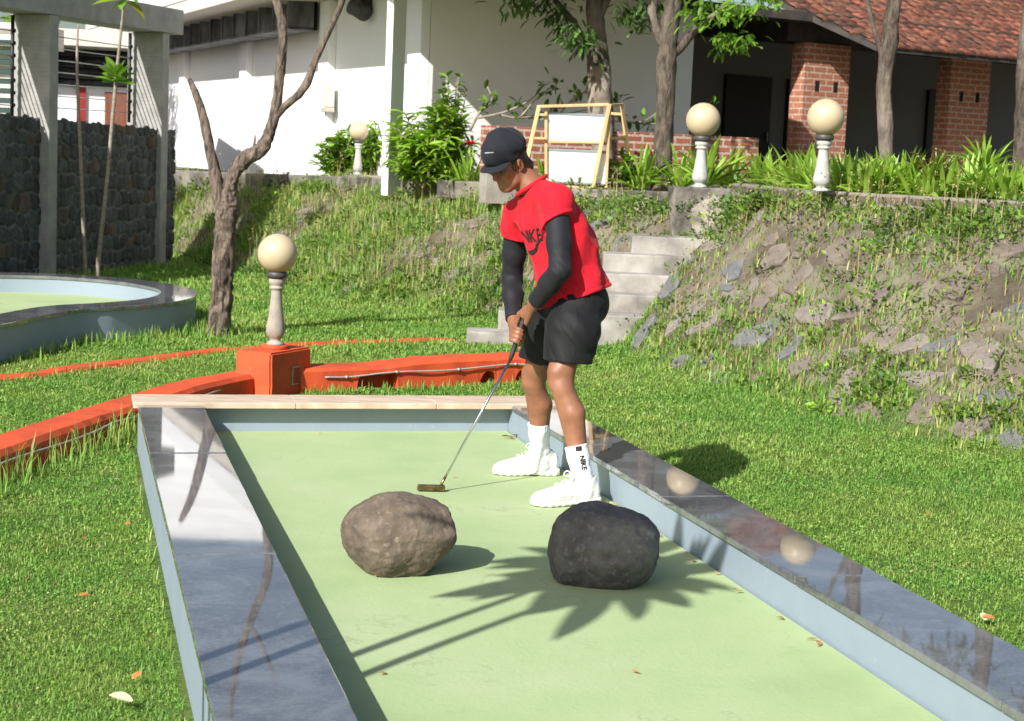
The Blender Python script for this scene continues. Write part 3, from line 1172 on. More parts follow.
def globe_mat():
    k = NT("aged_globe")
    v = k.coord()
    k.base(k.ramp(k.noise(v, 5, 4), [(0.3, (0.47, 0.37, 0.225)), (0.7, (0.55, 0.45, 0.30))]))
    k.rough(0.42)
    k.b.inputs["Subsurface Weight"].default_value = 0.25
    k.b.inputs["Subsurface Radius"].default_value = (0.05, 0.04, 0.02)
    return k.m


MAT_GLOBE = globe_mat()
MAT_CAST = simple("cast_stone", (0.26, 0.225, 0.185), (0.38, 0.335, 0.28), 14, 0.85, 0.3, 60, 0.003)
MAT_CASTW = simple("whitewashed_cast_stone", (0.36, 0.355, 0.33), (0.48, 0.475, 0.44), 14, 0.85, 0.3, 60, 0.003)
MAT_COLLAR = simple("dark_collar", (0.06, 0.055, 0.05), rough=0.5)


def lamp(loc, rg, hpost, label, m):
    """turned baluster post carrying a globe; hpost = foot to collar"""
    t = thing("globe_lamp", label, "lamp", loc, 0, "globe lamps on turned posts")
    s = hpost
    w = rg / 0.125
    prof = [(0.0, 0), (0.062, 0), (0.062, 0.03), (0.045, 0.055), (0.036, 0.075), (0.044, 0.10), (0.058, 0.135), (0.066, 0.18), (0.066, 0.24), (0.058, 0.36), (0.048, 0.52), (0.041, 0.68), (0.038, 0.80),
            (0.040, 0.83), (0.052, 0.845), (0.052, 0.865), (0.042, 0.875), (0.048, 0.90), (0.056, 0.92), (0.056, 0.985), (0.05, 1.0), (0.0, 1.0)]
    post = lathe("post", [(r * w * 0.9, z * s) for r, z in prof], m, t)
    c = lathe("collar", [(0.0, s), (0.058 * w, s), (0.064 * w, s + 0.012 * w), (0.064 * w, s + 0.032 * w), (0.056 * w, s + 0.04 * w), (0, s + 0.04 * w)], MAT_COLLAR, t)
    bm = bmesh.new()
    bmesh.ops.create_uvsphere(bm, u_segments=40, v_segments=24, radius=rg)
    g = bm_obj("globe", bm, MAT_GLOBE, t, True)
    g.location = (0, 0, s + 0.03 * w + rg * 0.985)
    return t


lamp((-1.52, 11.13, 0.19), 0.126, 0.43, "pale globe lamp on a beige turned post, standing on the orange pedestal", MAT_CAST)

# ================================================================ BOULDERS
def boulder(name, c, r, seed, m, label, bottom=0.35, ex=2.5):
    bm = bmesh.new()
    bmesh.ops.create_icosphere(bm, subdivisions=6, radius=1.0)
    rp = random.Random(int(seed * 10))
    planes = []
    for _ in range(9):
        n_ = Vector((rp.gauss(0, 1), rp.gauss(0, 1) - 0.5, rp.gauss(0, 0.7) - 0.15)).normalized()
        planes.append((n_, rp.uniform(0.86, 1.02)))
    for v in bm.verts:
        d = v.co.normalized()
        # superellipsoid
        q = (abs(d.x) ** ex + abs(d.y) ** ex + abs(d.z) ** ex) ** (-1 / ex)
        p = d * q
        n1 = mnoise.noise(d * 1.1 + Vector((seed, 0, 0)))
        n2 = mnoise.noise(d * 2.6 + Vector((0, seed, 0)))
        n3 = mnoise.fractal(d * 6 + Vector((0, 0, seed)), 0.9, 2.1, 5)
        cell = mnoise.voronoi(d * 2.3 + Vector((seed, seed, 0)))[0]
        facet = (cell[1] - cell[0])
        lowside = max(0.0, -d.z + 0.15)
        k = 1 + 0.11 * n1 + 0.055 * n2 + (0.018 + 0.035 * max(0, n1)) * n3 - 0.05 * max(0, 0.18 - facet) * (0.5 + lowside * 2)
        p = p * k
        for pn, pd in planes:
            ex_ = p.dot(pn) - pd - 0.03 * n2 - 0.012 * n3
            if ex_ > 0: p = p - pn * ex_ * 0.55
        if p.z < 0: p = Vector((p.x * (1 + 0.13 * p.z * (0.6 + 0.8 * n2)), p.y * (1 + 0.13 * p.z), p.z))
        if p.z < -0.80: p.z = -0.80 + (p.z + 0.80) * 0.15
        v.co = Vector((p.x * r[0], p.y * r[1], p.z * r[2]))
    o = bm_obj(name, bm, m, None, True)
    zmin = min(v.co.z for v in o.data.vertices)
    o.location = (c[0], c[1], -zmin - 0.006)
    return tag(o, label, "boulder")


def rock_mat(name, c1, c2, c3, pit=0.6):
    k = NT(name)
    v = k.coord()
    n = k.noise(v, 5.5, 9, 0.68)
    f = k.noise(v, 48, 4, 0.6)
    a = k.ramp(n, [(0.3, c1), (0.5, c2), (0.68, c3)])
    k.base(k.mix(k.ramp(f, [(0.55, 0.0), (0.72, 0.55)]), a, tuple(min(1, x * 1.45) for x in c3)))
    k.rough(0.88)
    k.b.inputs["Specular IOR Level"].default_value = 0.3
    h = k.math("ADD", k.math("MULTIPLY", k.noise(v, 22, 7, 0.7), 1.0), k.math("MULTIPLY", f, 0.35))
    k.bump(h, pit, 0.018)
    return k.m


b1 = boulder("boulder", (-0.375, 6.12), (0.203, 0.18, 0.150), 4.3, rock_mat("brown_rock", (0.075, 0.057, 0.042), (0.14, 0.108, 0.079), (0.21, 0.168, 0.125)), "brown rounded boulder on the green lane beside the putter head", ex=2.35)
b1.rotation_euler = (0, 0, R(12))
b2 = boulder("boulder", (0.352, 6.07), (0.197, 0.18, 0.152), 9.1, rock_mat("charcoal_rock", (0.055, 0.053, 0.053), (0.11, 0.106, 0.104), (0.17, 0.165, 0.158)), "charcoal black rounded boulder on the green lane in front of the white shoe", ex=2.6)
b2.rotation_euler = (0, 0, R(-20))

# ================================================================ STEPS
MAT_CONC = simple("pale_concrete", (0.17, 0.155, 0.135), (0.39, 0.365, 0.325), 3.2, 0.9, 0.5, 40, 0.005)
st = thing("stairs", "short flight of pale concrete steps climbing the bank behind the golfer", "stairs")
ys = [14.4, 14.7, 15.0, 15.3, 15.6, 15.9]
xr = STEP_R
for i, y in enumerate(ys):
    z = -0.02 + 0.155 * i
    x0 = STEP_L[i][0]
    x1 = xr[i]
    bm = bmesh.new()
    add_box(bm, (x0, y, z - 0.9 if i else z - 0.4), (x1, y + (0.35 if i < 5 else 0.75), z), 0.012)
    bmesh.ops.subdivide_edges(bm, edges=[e for e in bm.edges if e.calc_length() > 0.3], cuts=6, use_grid_fill=True)
    for v in bm.verts:
        v.co += Vector((mnoise.noise(v.co * 3 + Vector((i, 0, 0))), mnoise.noise(v.co * 3 + Vector((0, i, 0))), 0.5 * mnoise.noise(v.co * 4))) * 0.012
    bm_obj("step", bm, MAT_CONC, st)

# ================================================================ TERRACE EDGE
MAT_OLDCONC = simple("stained_concrete", (0.06, 0.054, 0.046), (0.24, 0.215, 0.18), 3.4, 0.9, 0.5, 26, 0.01, lo=0.4, hi=0.62)
MAT_BLOCK = brick_mat("stone_block_course", (0.11, 0.08, 0.06), (0.17, 0.13, 0.10), (0.27, 0.24, 0.20), 0.26, 0.085, 0.018)
MAT_PLASTER = simple("broken_plaster", (0.20, 0.175, 0.145), (0.36, 0.325, 0.28), 3, 0.9, 0.5, 20, 0.012)


def kerb_line(pts, w, h0, h1, name, m, label, cat, bevel=0.015):
    bm = bmesh.new()
    for i, (a, b) in enumerate(zip(pts[:-1], pts[1:])):
        za, zb = a[2], b[2]
        d = (Vector((b[0], b[1], 0)) - Vector((a[0], a[1], 0))).normalized()
        n = Vector((d.y, -d.x, 0)) * w / 2
        A, B = Vector((a[0], a[1], 0)), Vector((b[0], b[1], 0))
        if i: A = A + d * 0.004
        vs = []
        for P, z in ((A, za), (B, zb)):
            for sgn in (1, -1):
                for hz in (h0, h1):
                    q = P + n * sgn
                    vs.append(bm.verts.new((q.x, q.y, z + hz)))
        for f in ((0, 4, 5, 1), (2, 3, 7, 6), (1, 5, 7, 3), (0, 2, 6, 4), (0, 1, 3, 2), (4, 6, 7, 5)):
            bm.faces.new([vs[k] for k in f])
    bmesh.ops.bevel(bm, geom=bm.edges[:], offset=bevel, segments=1, affect="EDGES")
    return tag(bm_obj(name, bm, m), label, cat)


kerb_line([(-5.3, 23.95, 0.86), (-3.5, 23.35, 0.88), (-2.4, 22.65, 0.9), (-1.5, 21.15, 0.94), (-0.45, 19.75, 0.975)], 0.20, -0.35, 0.13, "terrace_kerb", MAT_OLDCONC, "weathered concrete kerb at the top of the bank below the white wall", "kerb")
kerb_line([(-0.38, 19.62, 0.985), (0.3, 18.6, 1.03), (0.85, 17.75, 1.07), (1.55, 17.55, 1.08)], 0.18, -0.3, 0.05, "terrace_kerb", MAT_OLDCONC, "weathered concrete kerb at the terrace edge under the wooden board frame", "kerb")
pw = thing("planter_wall", "low stone block wall at the top of the right bank holding the strap leaved plants", "low wall")
wl = [(1.44, 16.30, 1.205), (1.98, 16.42, 1.205), (2.36, 14.0, 1.262), (3.0, 13.55, 1.268), (3.8, 13.15, 1.27), (5.0, 12.9, 1.27), (7.0, 12.5, 1.27)]
for i, (a, b) in enumerate(zip(wl[:-1], wl[1:])):
    d = Vector((b[0] - a[0], b[1] - a[1], 0))
    o = box("wall_course", (0, 0, -0.5), (d.length - 0.004, 0.22, 0.0), MAT_BLOCK if i else MAT_OLDCONC, pw, 0.012)
    o.location = (a[0], a[1], max(a[2], b[2]) - (0.003 if i % 2 else 0))
    o.rotation_euler = (0, 0, math.atan2(d.y, d.x))
# broken plaster lump against the block
bm = bmesh.new()
bmesh.ops.create_icosphere(bm, subdivisions=4, radius=1)
for v in bm.verts:
    k = 1 + 0.35 * mnoise.noise(v.co * 1.6) + 0.12 * mnoise.noise(v.co * 5)
    k += 0.12 * mnoise.noise(v.co * 11)
    v.co = Vector((v.co.x * 0.25 * k, v.co.y * 0.13 * k, v.co.z * 0.22 * k))
o = bm_obj("plaster_patch", bm, MAT_PLASTER, pw, True)
o.location = (1.86, 16.36, 0.90)

lamp((*aty(699.5, 187, 16.50).xy, 1.205), 0.160, 0.43, "globe lamp on a pale turned post on the planter wall by the steps", MAT_CASTW)
lamp((*aty(821, 191.5, 13.80).xy, 1.268), 0.1445, 0.395, "globe lamp on a pale turned post in front of the left brick pillar", MAT_CASTW)
plinth = box("lamp_plinth", (-0.28, -0.16, -0.25), (0.28, 0.16, 0.12), MAT_OLDCONC, None, 0.02)
plinth.location = (-2.02, 22.75, 0.94)
tag(plinth, "small mossy concrete plinth under the farthest globe lamp by the white wall", "plinth")
lamp((-2.10, 22.75, 1.058), 0.124, 0.41, "smallest and farthest globe lamp, on a plinth in front of the white wall", MAT_CASTW)
# ================================================================ RUBBLE STONE WALL WITH CONCRETE FRAME
WD = Vector((0.28, 0.96, 0)).normalized()       # along the wall, away from the camera
WN = Vector((WD.y, -WD.x, 0))                    # its visible face
C1 = Vector((-5.05, 18.9, 0))
C2 = Vector((-4.37, 21.40, 0))


def rubble(name, L, H0, H1, parent, seed=3, res=0.016):
    """dry stone facing with sunk joints: local x along, z up, face at +y"""
    nx, nz = int(L / res), int(max(H0, H1) / res)
    rnd = np.random.default_rng(seed)
    S, tone = [], []
    z = 0.0
    row = 0
    while z < max(H0, H1) + 0.3:
        h = rnd.uniform(0.13, 0.20)
        x = rnd.uniform(-0.2, 0)
        while x < L + 0.2:
            w = rnd.uniform(0.09, 0.21)
            S.append((x + w / 2 + rnd.normal(0, 0.012), z + h / 2 + rnd.normal(0, 0.022)))
            tone.append(rnd.uniform(0.6, 1.3))
            x += w
        z += h
    S = np.array(S); tone = np.array(tone)
    xs = np.linspace(0, L, nx); zs = np.linspace(0, 1, nz)
    X, T = np.meshgrid(xs, zs)
    Htop = H0 + (H1 - H0) * X / L + 0.015 * np.sin(X * 17) + 0.01 * np.sin(X * 41)
    Z = T * Htop
    P = np.stack([X.ravel() + 0.015 * np.sin(Z.ravel() * 31 + X.ravel() * 9), Z.ravel() + 0.012 * np.sin(X.ravel() * 27)], -1)
    d1 = np.full(len(P), 9.0); d2 = np.full(len(P), 9.0); i1 = np.zeros(len(P), int)
    for k, s in enumerate(S):
        dx = np.abs(P[:, 0] - s[0]) * 1.15
        dz = np.abs(P[:, 1] - s[1])
        d = (dx ** 2.6 + dz ** 2.6) ** (1 / 2.6)
        m = d < d1
        d2 = np.where(m, d1, np.minimum(d2, d))
        i1 = np.where(m, k, i1)
        d1 = np.where(m, d, d1)
    e = d2 - d1
    Y = 0.035 * np.clip(e / 0.035, 0, 1) ** 0.6 + 0.012 * np.sin(i1 * 7.3) * np.clip(e / 0.03, 0, 1)
    mort = np.clip(1 - e / 0.022, 0, 1)
    V = np.stack([X.ravel(), Y, Z.ravel()], -1)
    c = np.stack([tone[i1], mort, (np.sin(i1 * 12.9) * 0.5 + 0.5)], -1)
    i = np.arange(nz - 1)[:, None] * nx + np.arange(nx - 1)[None, :]
    F = np.stack([i, i + nx, i + nx + 1, i + 1], -1).reshape(-1, 4)
    k = NT("rubble_stone")
    at = k.n("ShaderNodeAttribute", attribute_name="tint")
    sp = k.n("ShaderNodeSeparateColor")
    k.l(at.outputs["Color"], sp.inputs[0])
    n = k.noise(k.coord(), 14, 6, 0.65)
    st = k.ramp(n, [(0.3, (0.038, 0.039, 0.043)), (0.7, (0.105, 0.106, 0.11))])
    st = k.mix(k.ramp(sp.outputs[2], [(0.955, 0.0), (0.97, 0.7)]), st, (0.12, 0.075, 0.05))
    st = k.mix(1.0, st, sp.outputs[0], "MULTIPLY")
    k.base(k.mix(k.math("MULTIPLY", sp.outputs[1], 0.85), st, (0.27, 0.265, 0.25)))
    k.rough(0.85)
    k.bump(n, 0.5, 0.015)
    return np_mesh(name, V, F, k.m, parent, True, col=c)


LW = 8.6
sw = thing("stone_wall", "dark rubble stone garden wall with pale mortar joints beyond the round green", "stone wall", C2 + WD * 0.30 + WN * 0.0 - WD * LW + Vector((0, 0, -0.35)), math.atan2(WD.y, WD.x))
# local x along WD, local -y is WN  -> mirror so the face looks along -y
face = rubble("stone_facing", LW, 2.08, 1.88, sw)
face.scale = (1, -1, 1)
MAT_DARKSTONE = simple("dark_stone_core", (0.03, 0.03, 0.033), (0.07, 0.07, 0.075), 8, 0.9, 0.6, 20, 0.02)
bm = bmesh.new()
add_box(bm, (0, 0.0, 0), (LW, 0.36, 1.86), 0.01)
for v in bm.verts:
    if v.co.z > 1: v.co.z = 2.07 - 0.2 * v.co.x / LW
bm_obj("wall_core", bm, MAT_DARKSTONE, sw)


def formwork():
    k = NT("board_marked_concrete")
    v = k.coord((1, 1, 1), (0, R(38), 0))
    w = k.n("ShaderNodeTexWave", wave_type="BANDS", bands_direction="Z")
    w.inputs["Scale"].default_value = 9
    w.inputs["Distortion"].default_value = 1.5
    k.l(v, w.inputs["Vector"])
    n = k.noise(k.coord(), 4, 7, 0.65)
    a = k.ramp(n, [(0.3, (0.24, 0.235, 0.22)), (0.7, (0.40, 0.39, 0.365))])
    k.base(k.mix(k.math("MULTIPLY", w.outputs["Fac"], 0.07), a, (0.55, 0.54, 0.51)))
    k.rough(0.85)
    k.bump(k.math("ADD", k.math("MULTIPLY", w.outputs["Fac"], 0.12), n), 0.3, 0.01)
    return k.m


MAT_FORM = formwork()
pg = thing("concrete_portal", "grey concrete post and beam portal rising over the dark stone wall", "portal", (0, 0, 0))
rotw = math.atan2(WD.y, WD.x)
for c in (C1, C2):
    o = box("post", (-0.17, -0.09, -0.4), (0.0, 0.38, 2.68), MAT_FORM, pg, 0.008)
    # local x along WD, y into the wall; the narrow front stands 6 cm proud of the stone face
    o.location = c
    o.rotation_euler = (0, 0, rotw)
o = box("cross_beam", (-5.5, -0.085, 2.683), (2.86, 0.37, 2.98), MAT_FORM, pg, 0.008)
o.location = C1
o.rotation_euler = (0, 0, rotw)
# wires strained between the posts
MAT_WIRE = simple("white_wire", (0.62, 0.62, 0.6), rough=0.4, metal=0.2)
MAT_BLACK = simple("black_plastic", (0.015, 0.015, 0.016), rough=0.5)
fw = thing("wire_fence", "strained white wires with black insulators between the concrete posts above the stone wall", "fence")
for i in range(7):
    z = 1.72 + i * 0.13
    for a, b in ((C1 + WD * 0.03, C2 - WD * 0.23), (C1 - WD * 2.6, C1 - WD * 0.24)):
        off = -WN * 0.30
        p, q = a + off, b + off
        tube("wire", [(p.x, p.y, z), (q.x, q.y, z - 0.004)], 0.007, MAT_WIRE, fw, 6)
        lathe_o = lathe("insulator", [(0.016, -0.02), (0.022, 0), (0.016, 0.02)], MAT_BLACK, fw, 8)
        lathe_o.location = (q.x, q.y, z)
for p in (C2 - WD * 0.26 - WN * 0.30, C1 - WD * 0.27 - WN * 0.30):
    tube("insulator_rod", [(p.x, p.y, 1.6), (p.x, p.y, 2.66)], 0.02, MAT_BLACK, fw, 6)

# ================================================================ WHITE BUILDING
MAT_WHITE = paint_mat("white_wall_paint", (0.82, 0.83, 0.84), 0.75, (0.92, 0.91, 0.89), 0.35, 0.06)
MAT_WHITE2 = paint_mat("white_wall_shade_toned", (0.78, 0.775, 0.75), 0.75, (0.85, 0.83, 0.78), 0.4, 0.06)  # duller copy of the white, with the side wall's shade in its colour
MAT_SLAB = paint_mat("roof_slab_concrete", (0.62, 0.57, 0.50), 0.8, (0.75, 0.72, 0.7), 0.4, 0.1)
MAT_VENT = simple("grimy_vent_panel", (0.022, 0.024, 0.027), (0.17, 0.18, 0.19), 3.2, 0.6, 0.3, 20, 0.004, stretch=(1, 1, 0.35), lo=0.38, hi=0.66)
BX = Vector((0.377, -0.926, 0)).normalized()
BROT = math.atan2(BX.y, BX.x)
WS = 1.08
wb = thing("white_building", "white rendered building with deep flat roof and grimy ventilator boxes under the eave", "building", (-2.4 * WS, 23.0 * WS, EYE * (1 - WS)), BROT)
wb.scale = (WS, WS, WS)
# local frame: +x towards the near corner, +y into the building, face at y=0
XC = 3.56
box("facade_wall", (-15, 0.0, -0.3), (XC - 0.252, 0.3, 3.30), MAT_WHITE, wb)
for s in (14.4, 9.8, 5.0, 0.4, -3.33):
    box("pilaster", (-s - 0.225, -0.11, -0.28), (-s + 0.225, -0.002, 3.298), MAT_WHITE, wb, 0.006)
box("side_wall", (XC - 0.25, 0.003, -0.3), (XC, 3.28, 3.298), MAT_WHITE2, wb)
box("roof_slab", (-15, -1.05, 3.302), (XC + 3.2, 3.3, 3.50), MAT_SLAB, wb, 0.01)
box("parapet", (-15, -1.07, 3.503), (XC + 3.2, -0.85, 3.82), MAT_WHITE, wb, 0.01)
up = box("upper_storey", (-7.45, 0, 3.68), (-3.0, 5.0, 7.25), MAT_WHITE, wb, 0.01)
up.matrix_parent_inverse = wb.matrix_basis.inverted()
up.location = (0.0, 36.6, 0.0)
bm = bmesh.new()
x = -13.5
k = 0
while x < -0.75:
    w = 0.78
    a = Vector((x, -0.20, 2.96)); b = Vector((x + w * 0.8, -0.46, 2.96)); c = Vector((x + w, -0.16, 2.96))
    for p, q in ((a, b), (b, c)):
        d = (q - p).normalized(); n = Vector((-d.y, d.x, 0)) * 0.012
        vs = [bm.verts.new(v) for v in (p - n, q - n, q + n, p + n)]
        vt = [bm.verts.new(v.co + Vector((0, 0, 0.36))) for v in vs]
        for i in range(4):
            bm.faces.new((vs[i], vs[(i + 1) % 4], vt[(i + 1) % 4], vt[i]))
        bm.faces.new(vt); bm.faces.new(list(reversed(vs)))
    add_box(bm, (x - 0.02, -0.49, 2.925), (x + w - 0.06, -0.14, 2.95), 0.0)
    # outer rim of each panel
    add_box(bm, (x + w * 0.8 - 0.02, -0.487, 2.955), (x + w * 0.8 + 0.02, -0.455, 3.29), 0.0)
    x += w + 0.02
    k += 1
bm_obj("ventilator_boxes", bm, MAT_VENT, wb)
box("vent_shade_sheet", (-13.5, -0.13, 2.93), (-0.72, -0.115, 3.299), simple("recess_shade_black", (0.012, 0.012, 0.013), rough=0.9), wb)  # near-black sheet painted as the shade behind the vent panels
# verandah post at the near corner
vp = box("corner_post", (-0.14, -0.045, -0.1), (0.14, 0.045, 2.28), MAT_WHITE, None, 0.006)
vp.location = (-1.50, 20.55, 0.98)
vp.rotation_euler = (0, 0, R(61))
tag(vp, "tall flat sided white verandah post beside the big bushy plants", "post")
# things fixed to the facade
tb = thing("electric_box", "small beige electric box on the white wall with its cable hanging down", "electric box", (0, 0, 0))
MAT_BEIGE = simple("beige_plastic", (0.52, 0.50, 0.42), (0.60, 0.58, 0.5), 20, 0.5)
MB = Matrix.Translation((-2.4, 23.0, 0)) @ Matrix.Rotation(BROT, 4, "Z")


def on_facade(px, py, off=0.0):
    """point of the facade plane"""
    d = ray(px, py)
    n = Vector((-BX.y, BX.x, 0)) * -1
    o = Vector((0, 0, EYE))
    p0 = Vector((-2.4 * WS, 23.0 * WS, 0)) + n * off
    return o + d * (((p0 - o).dot(n)) / d.dot(n))


p = on_facade(329, 95, 0.12)
o = box("casing", (-0.12, -0.05, -0.17), (0.12, 0.05, 0.14), MAT_BEIGE, tb, 0.012)
o.location = p; o.rotation_euler = (0, 0, BROT)
o = box("lower_lip", (-0.16, -0.07, -0.24), (0.14, 0.05, -0.175), simple("stained_bracket", (0.36, 0.34, 0.25), (0.45, 0.43, 0.35), 20, 0.7), tb, 0.01)
o.location = p; o.rotation_euler = (0, 0, BROT)
a = on_facade(321, 1, 0.05); b = on_facade(331, 10, 0.05); c = on_facade(330, 80, 0.05)
tube("cable", smooth_path([tuple(a), tuple(b), tuple(b + (c - b) * 0.4), tuple(c)], 14), 0.012, MAT_BLACK, tb, 6)
fl = thing("wall_floodlight", "round dark floodlight drum under the eave of the white wall", "floodlight", on_facade(360, 10, 0.16), BROT)
o = lathe("drum", [(0.0, -0.13), (0.10, -0.13), (0.11, -0.10), (0.12, 0.10), (0.135, 0.12), (0.11, 0.13), (0.10, 0.09), (0.0, 0.085)], simple("weathered_black_metal", (0.03, 0.032, 0.034), (0.09, 0.09, 0.09), 9, 0.5), fl, 24)
o.rotation_euler = (R(62), 0, R(-64))
o = box("bracket", (-0.03, 0.02, -0.03), (0.03, 0.16, 0.2), MAT_BLACK, fl)

# ================================================================ HOUSE BEHIND THE STONE WALL
hx = thing("far_house", "low house behind the stone wall with dark louvres, white doors and red frames", "house", (-10.5 * 0.8, 33.0 * 0.8, EYE * 0.2), R(14))
hx.scale = (0.8, 0.8, 0.8)
MAT_RED = simple("dark_red_paint", (0.28, 0.025, 0.02), rough=0.5)
MAT_LOUV = simple("dark_louvre", (0.03, 0.03, 0.034), (0.10, 0.10, 0.11), 6, 0.5)
MAT_DOOR = simple("brown_door", (0.16, 0.05, 0.03), (0.24, 0.09, 0.05), 3, 0.55, stretch=(6, 6, 0.6))
box("wall", (-8, 0, 0), (3.2, 0.25, 3.0), MAT_WHITE, hx)
box("roof_slab", (-8.3, -0.9, 3.0), (3.3, 4, 3.3), MAT_SLAB, hx, 0.01)
box("upper_wall", (-8.3, -0.2, 3.303), (-1.0, 3.9, 4.3), MAT_WHITE, hx)
bm = bmesh.new()
for i in range(6):
    m_ = Matrix.Translation((0, -0.08, 2.36 + i * 0.105)) @ Matrix.Rotation(R(35), 4, "X")
    add_box(bm, (-8, -0.06, -0.008), (3.2, 0.06, 0.008), 0, m_)
bm_obj("louvre_band", bm, MAT_LOUV, hx)
box("louvre_shade_sheet", (-8, -0.02, 2.3), (3.2, -0.003, 2.98), simple("louvre_shade_black", (0.012, 0.012, 0.014), rough=0.8), hx)  # near-black colour stands in for the shade behind the slats
for x in (2.1,):
    box("red_frame", (x, -0.06, 0.2), (x + 0.17, -0.003, 2.29), MAT_RED, hx)
for x in (2.62,):
    d = box("door", (x, -0.07, 0.2), (x + 0.75, -0.003, 2.2), MAT_DOOR, hx, 0.004)
    box("door_panel", (x + 0.1, -0.085, 0.4), (x + 0.65, -0.072, 1.9), MAT_DOOR, d, 0.006)
# louvred window nearer, behind the first post
lw = thing("louvre_window", "glass louvre window in a pale frame at the far left behind the stone wall", "window", (-6.20, 21.2, 1.60), R(0))
MAT_GLASS = simple("greenish_glass", (0.05, 0.08, 0.07), rough=0.08, spec=0.8)
box("frame_side", (0.30, -0.03, 0.0), (0.36, 0.03, 0.98), MAT_BLACK, lw)
box("frame_top", (-0.9, -0.03, 0.983), (0.36, 0.03, 1.05), MAT_CONC, lw)
for i in range(8):
    o = box("glass_slat", (-0.9, -0.05, -0.003), (0.297, 0.05, 0.003), MAT_GLASS, lw)
    o.location = (0, 0, 0.08 + i * 0.115)
    o.rotation_euler = (R(38), 0, 0)
MAT_PALE = simple("pale_render", (0.50, 0.48, 0.45), (0.62, 0.6, 0.56), 4, 0.8)
hs = thing("annex_building", "pale annex wall at the far left behind the stone wall and louvre window", "building", (-8.2, 24.0, 0))
box("wall", (-4, 0, 0), (1.6, 0.3, 2.55), MAT_PALE, hs)
box("roof_slab", (-4.2, -0.5, 2.553), (1.75, 0.8, 2.85), MAT_SLAB, hs)

# ================================================================ BRICK RETAINING WALL AND TILED BUILDING
MAT_BRICK = brick_mat("old_red_brick", (0.36, 0.11, 0.06), (0.27, 0.09, 0.055), (0.50, 0.41, 0.33), 0.20, 0.077, 0.014)
MAT_PBRICK = brick_mat("orange_brick", (0.46, 0.18, 0.10), (0.37, 0.14, 0.078), (0.55, 0.40, 0.30), 0.24, 0.081, 0.013)
e = Vector((0.926, 0.377, 0))
bw = thing("brick_wall", "low red brick garden wall behind the wooden board frame", "brick wall", (-0.34, 18.62, 0), math.atan2(e.y, e.x))
box("base_course", (0, 0.02, 0.9), (3.25, 0.24, 1.22), MAT_PLASTER, bw)
bm = bmesh.new()
add_box(bm, (0, 0, 1.223), (3.25, 0.26, 1.72), 0.006)
bm_obj("brick_courses", bm, MAT_BRICK, bw)

PX = Vector((0.826, 0.563, 0)).normalized()
PROT = math.atan2(PX.y, PX.x)
P0 = aty(825.5, 100, 24.0)
tbld = thing("tiled_building", "verandah building with orange brick pillars, dark doors and a red tiled roof", "building", (P0.x, P0.y, 0), PROT)
MAT_GREY = paint_mat("grey_verandah_paint", (0.27, 0.265, 0.255), 0.7, (0.8, 0.8, 0.8), 0.3)
MAT_DKTIM = simple("brown_black_timber", (0.035, 0.028, 0.023), (0.07, 0.056, 0.046), 4, 0.8)
for x in (0.0, 2.84, 5.7):
    p = box("brick_pillar", (-0.42, 0.0, 0.4), (0.42, 0.26, 3.06), MAT_PBRICK, tbld, 0.006)
    p.location = (x, 0, 0)
    # ventilation holes, their inner shade painted as flat black patches
    for hxx in (-0.21, 0.13):
        box("hole_shade_patch", (hxx, -0.004, 2.42), (hxx + 0.075, 0.002, 2.56), simple("hole_shade_black", (0.004, 0.004, 0.004), rough=1.0), p)
box("rear_wall", (-2.6, 3.4, 0.3), (9.5, 3.7, 3.3), MAT_GREY, tbld)
box("verandah_floor", (-2.6, 0.65, 0.3), (9.5, 3.395, 0.95), MAT_SLAB, tbld)
MAT_VOID = simple("dark_timber_door", (0.012, 0.009, 0.008), (0.022, 0.016, 0.013), 3, 0.45)
for x in (-0.95, 1.1, 2.4, 5.6):
    d = box("door", (x, 3.33, 0.955), (x + 0.95, 3.397, 2.75), MAT_VOID, tbld, 0.005)
    box("door_handle", (x + 0.86, 3.29, 1.75), (x + 0.885, 3.327, 1.9), MAT_STEEL, d)
box("lintel_beam", (-0.7, 0.06, 3.063), (9.5, 0.56, 3.30), MAT_DKTIM, tbld)
box("verandah_ceiling", (-2.6, -0.3, 3.303), (9.5, 3.9, 3.42), MAT_DKTIM, tbld)


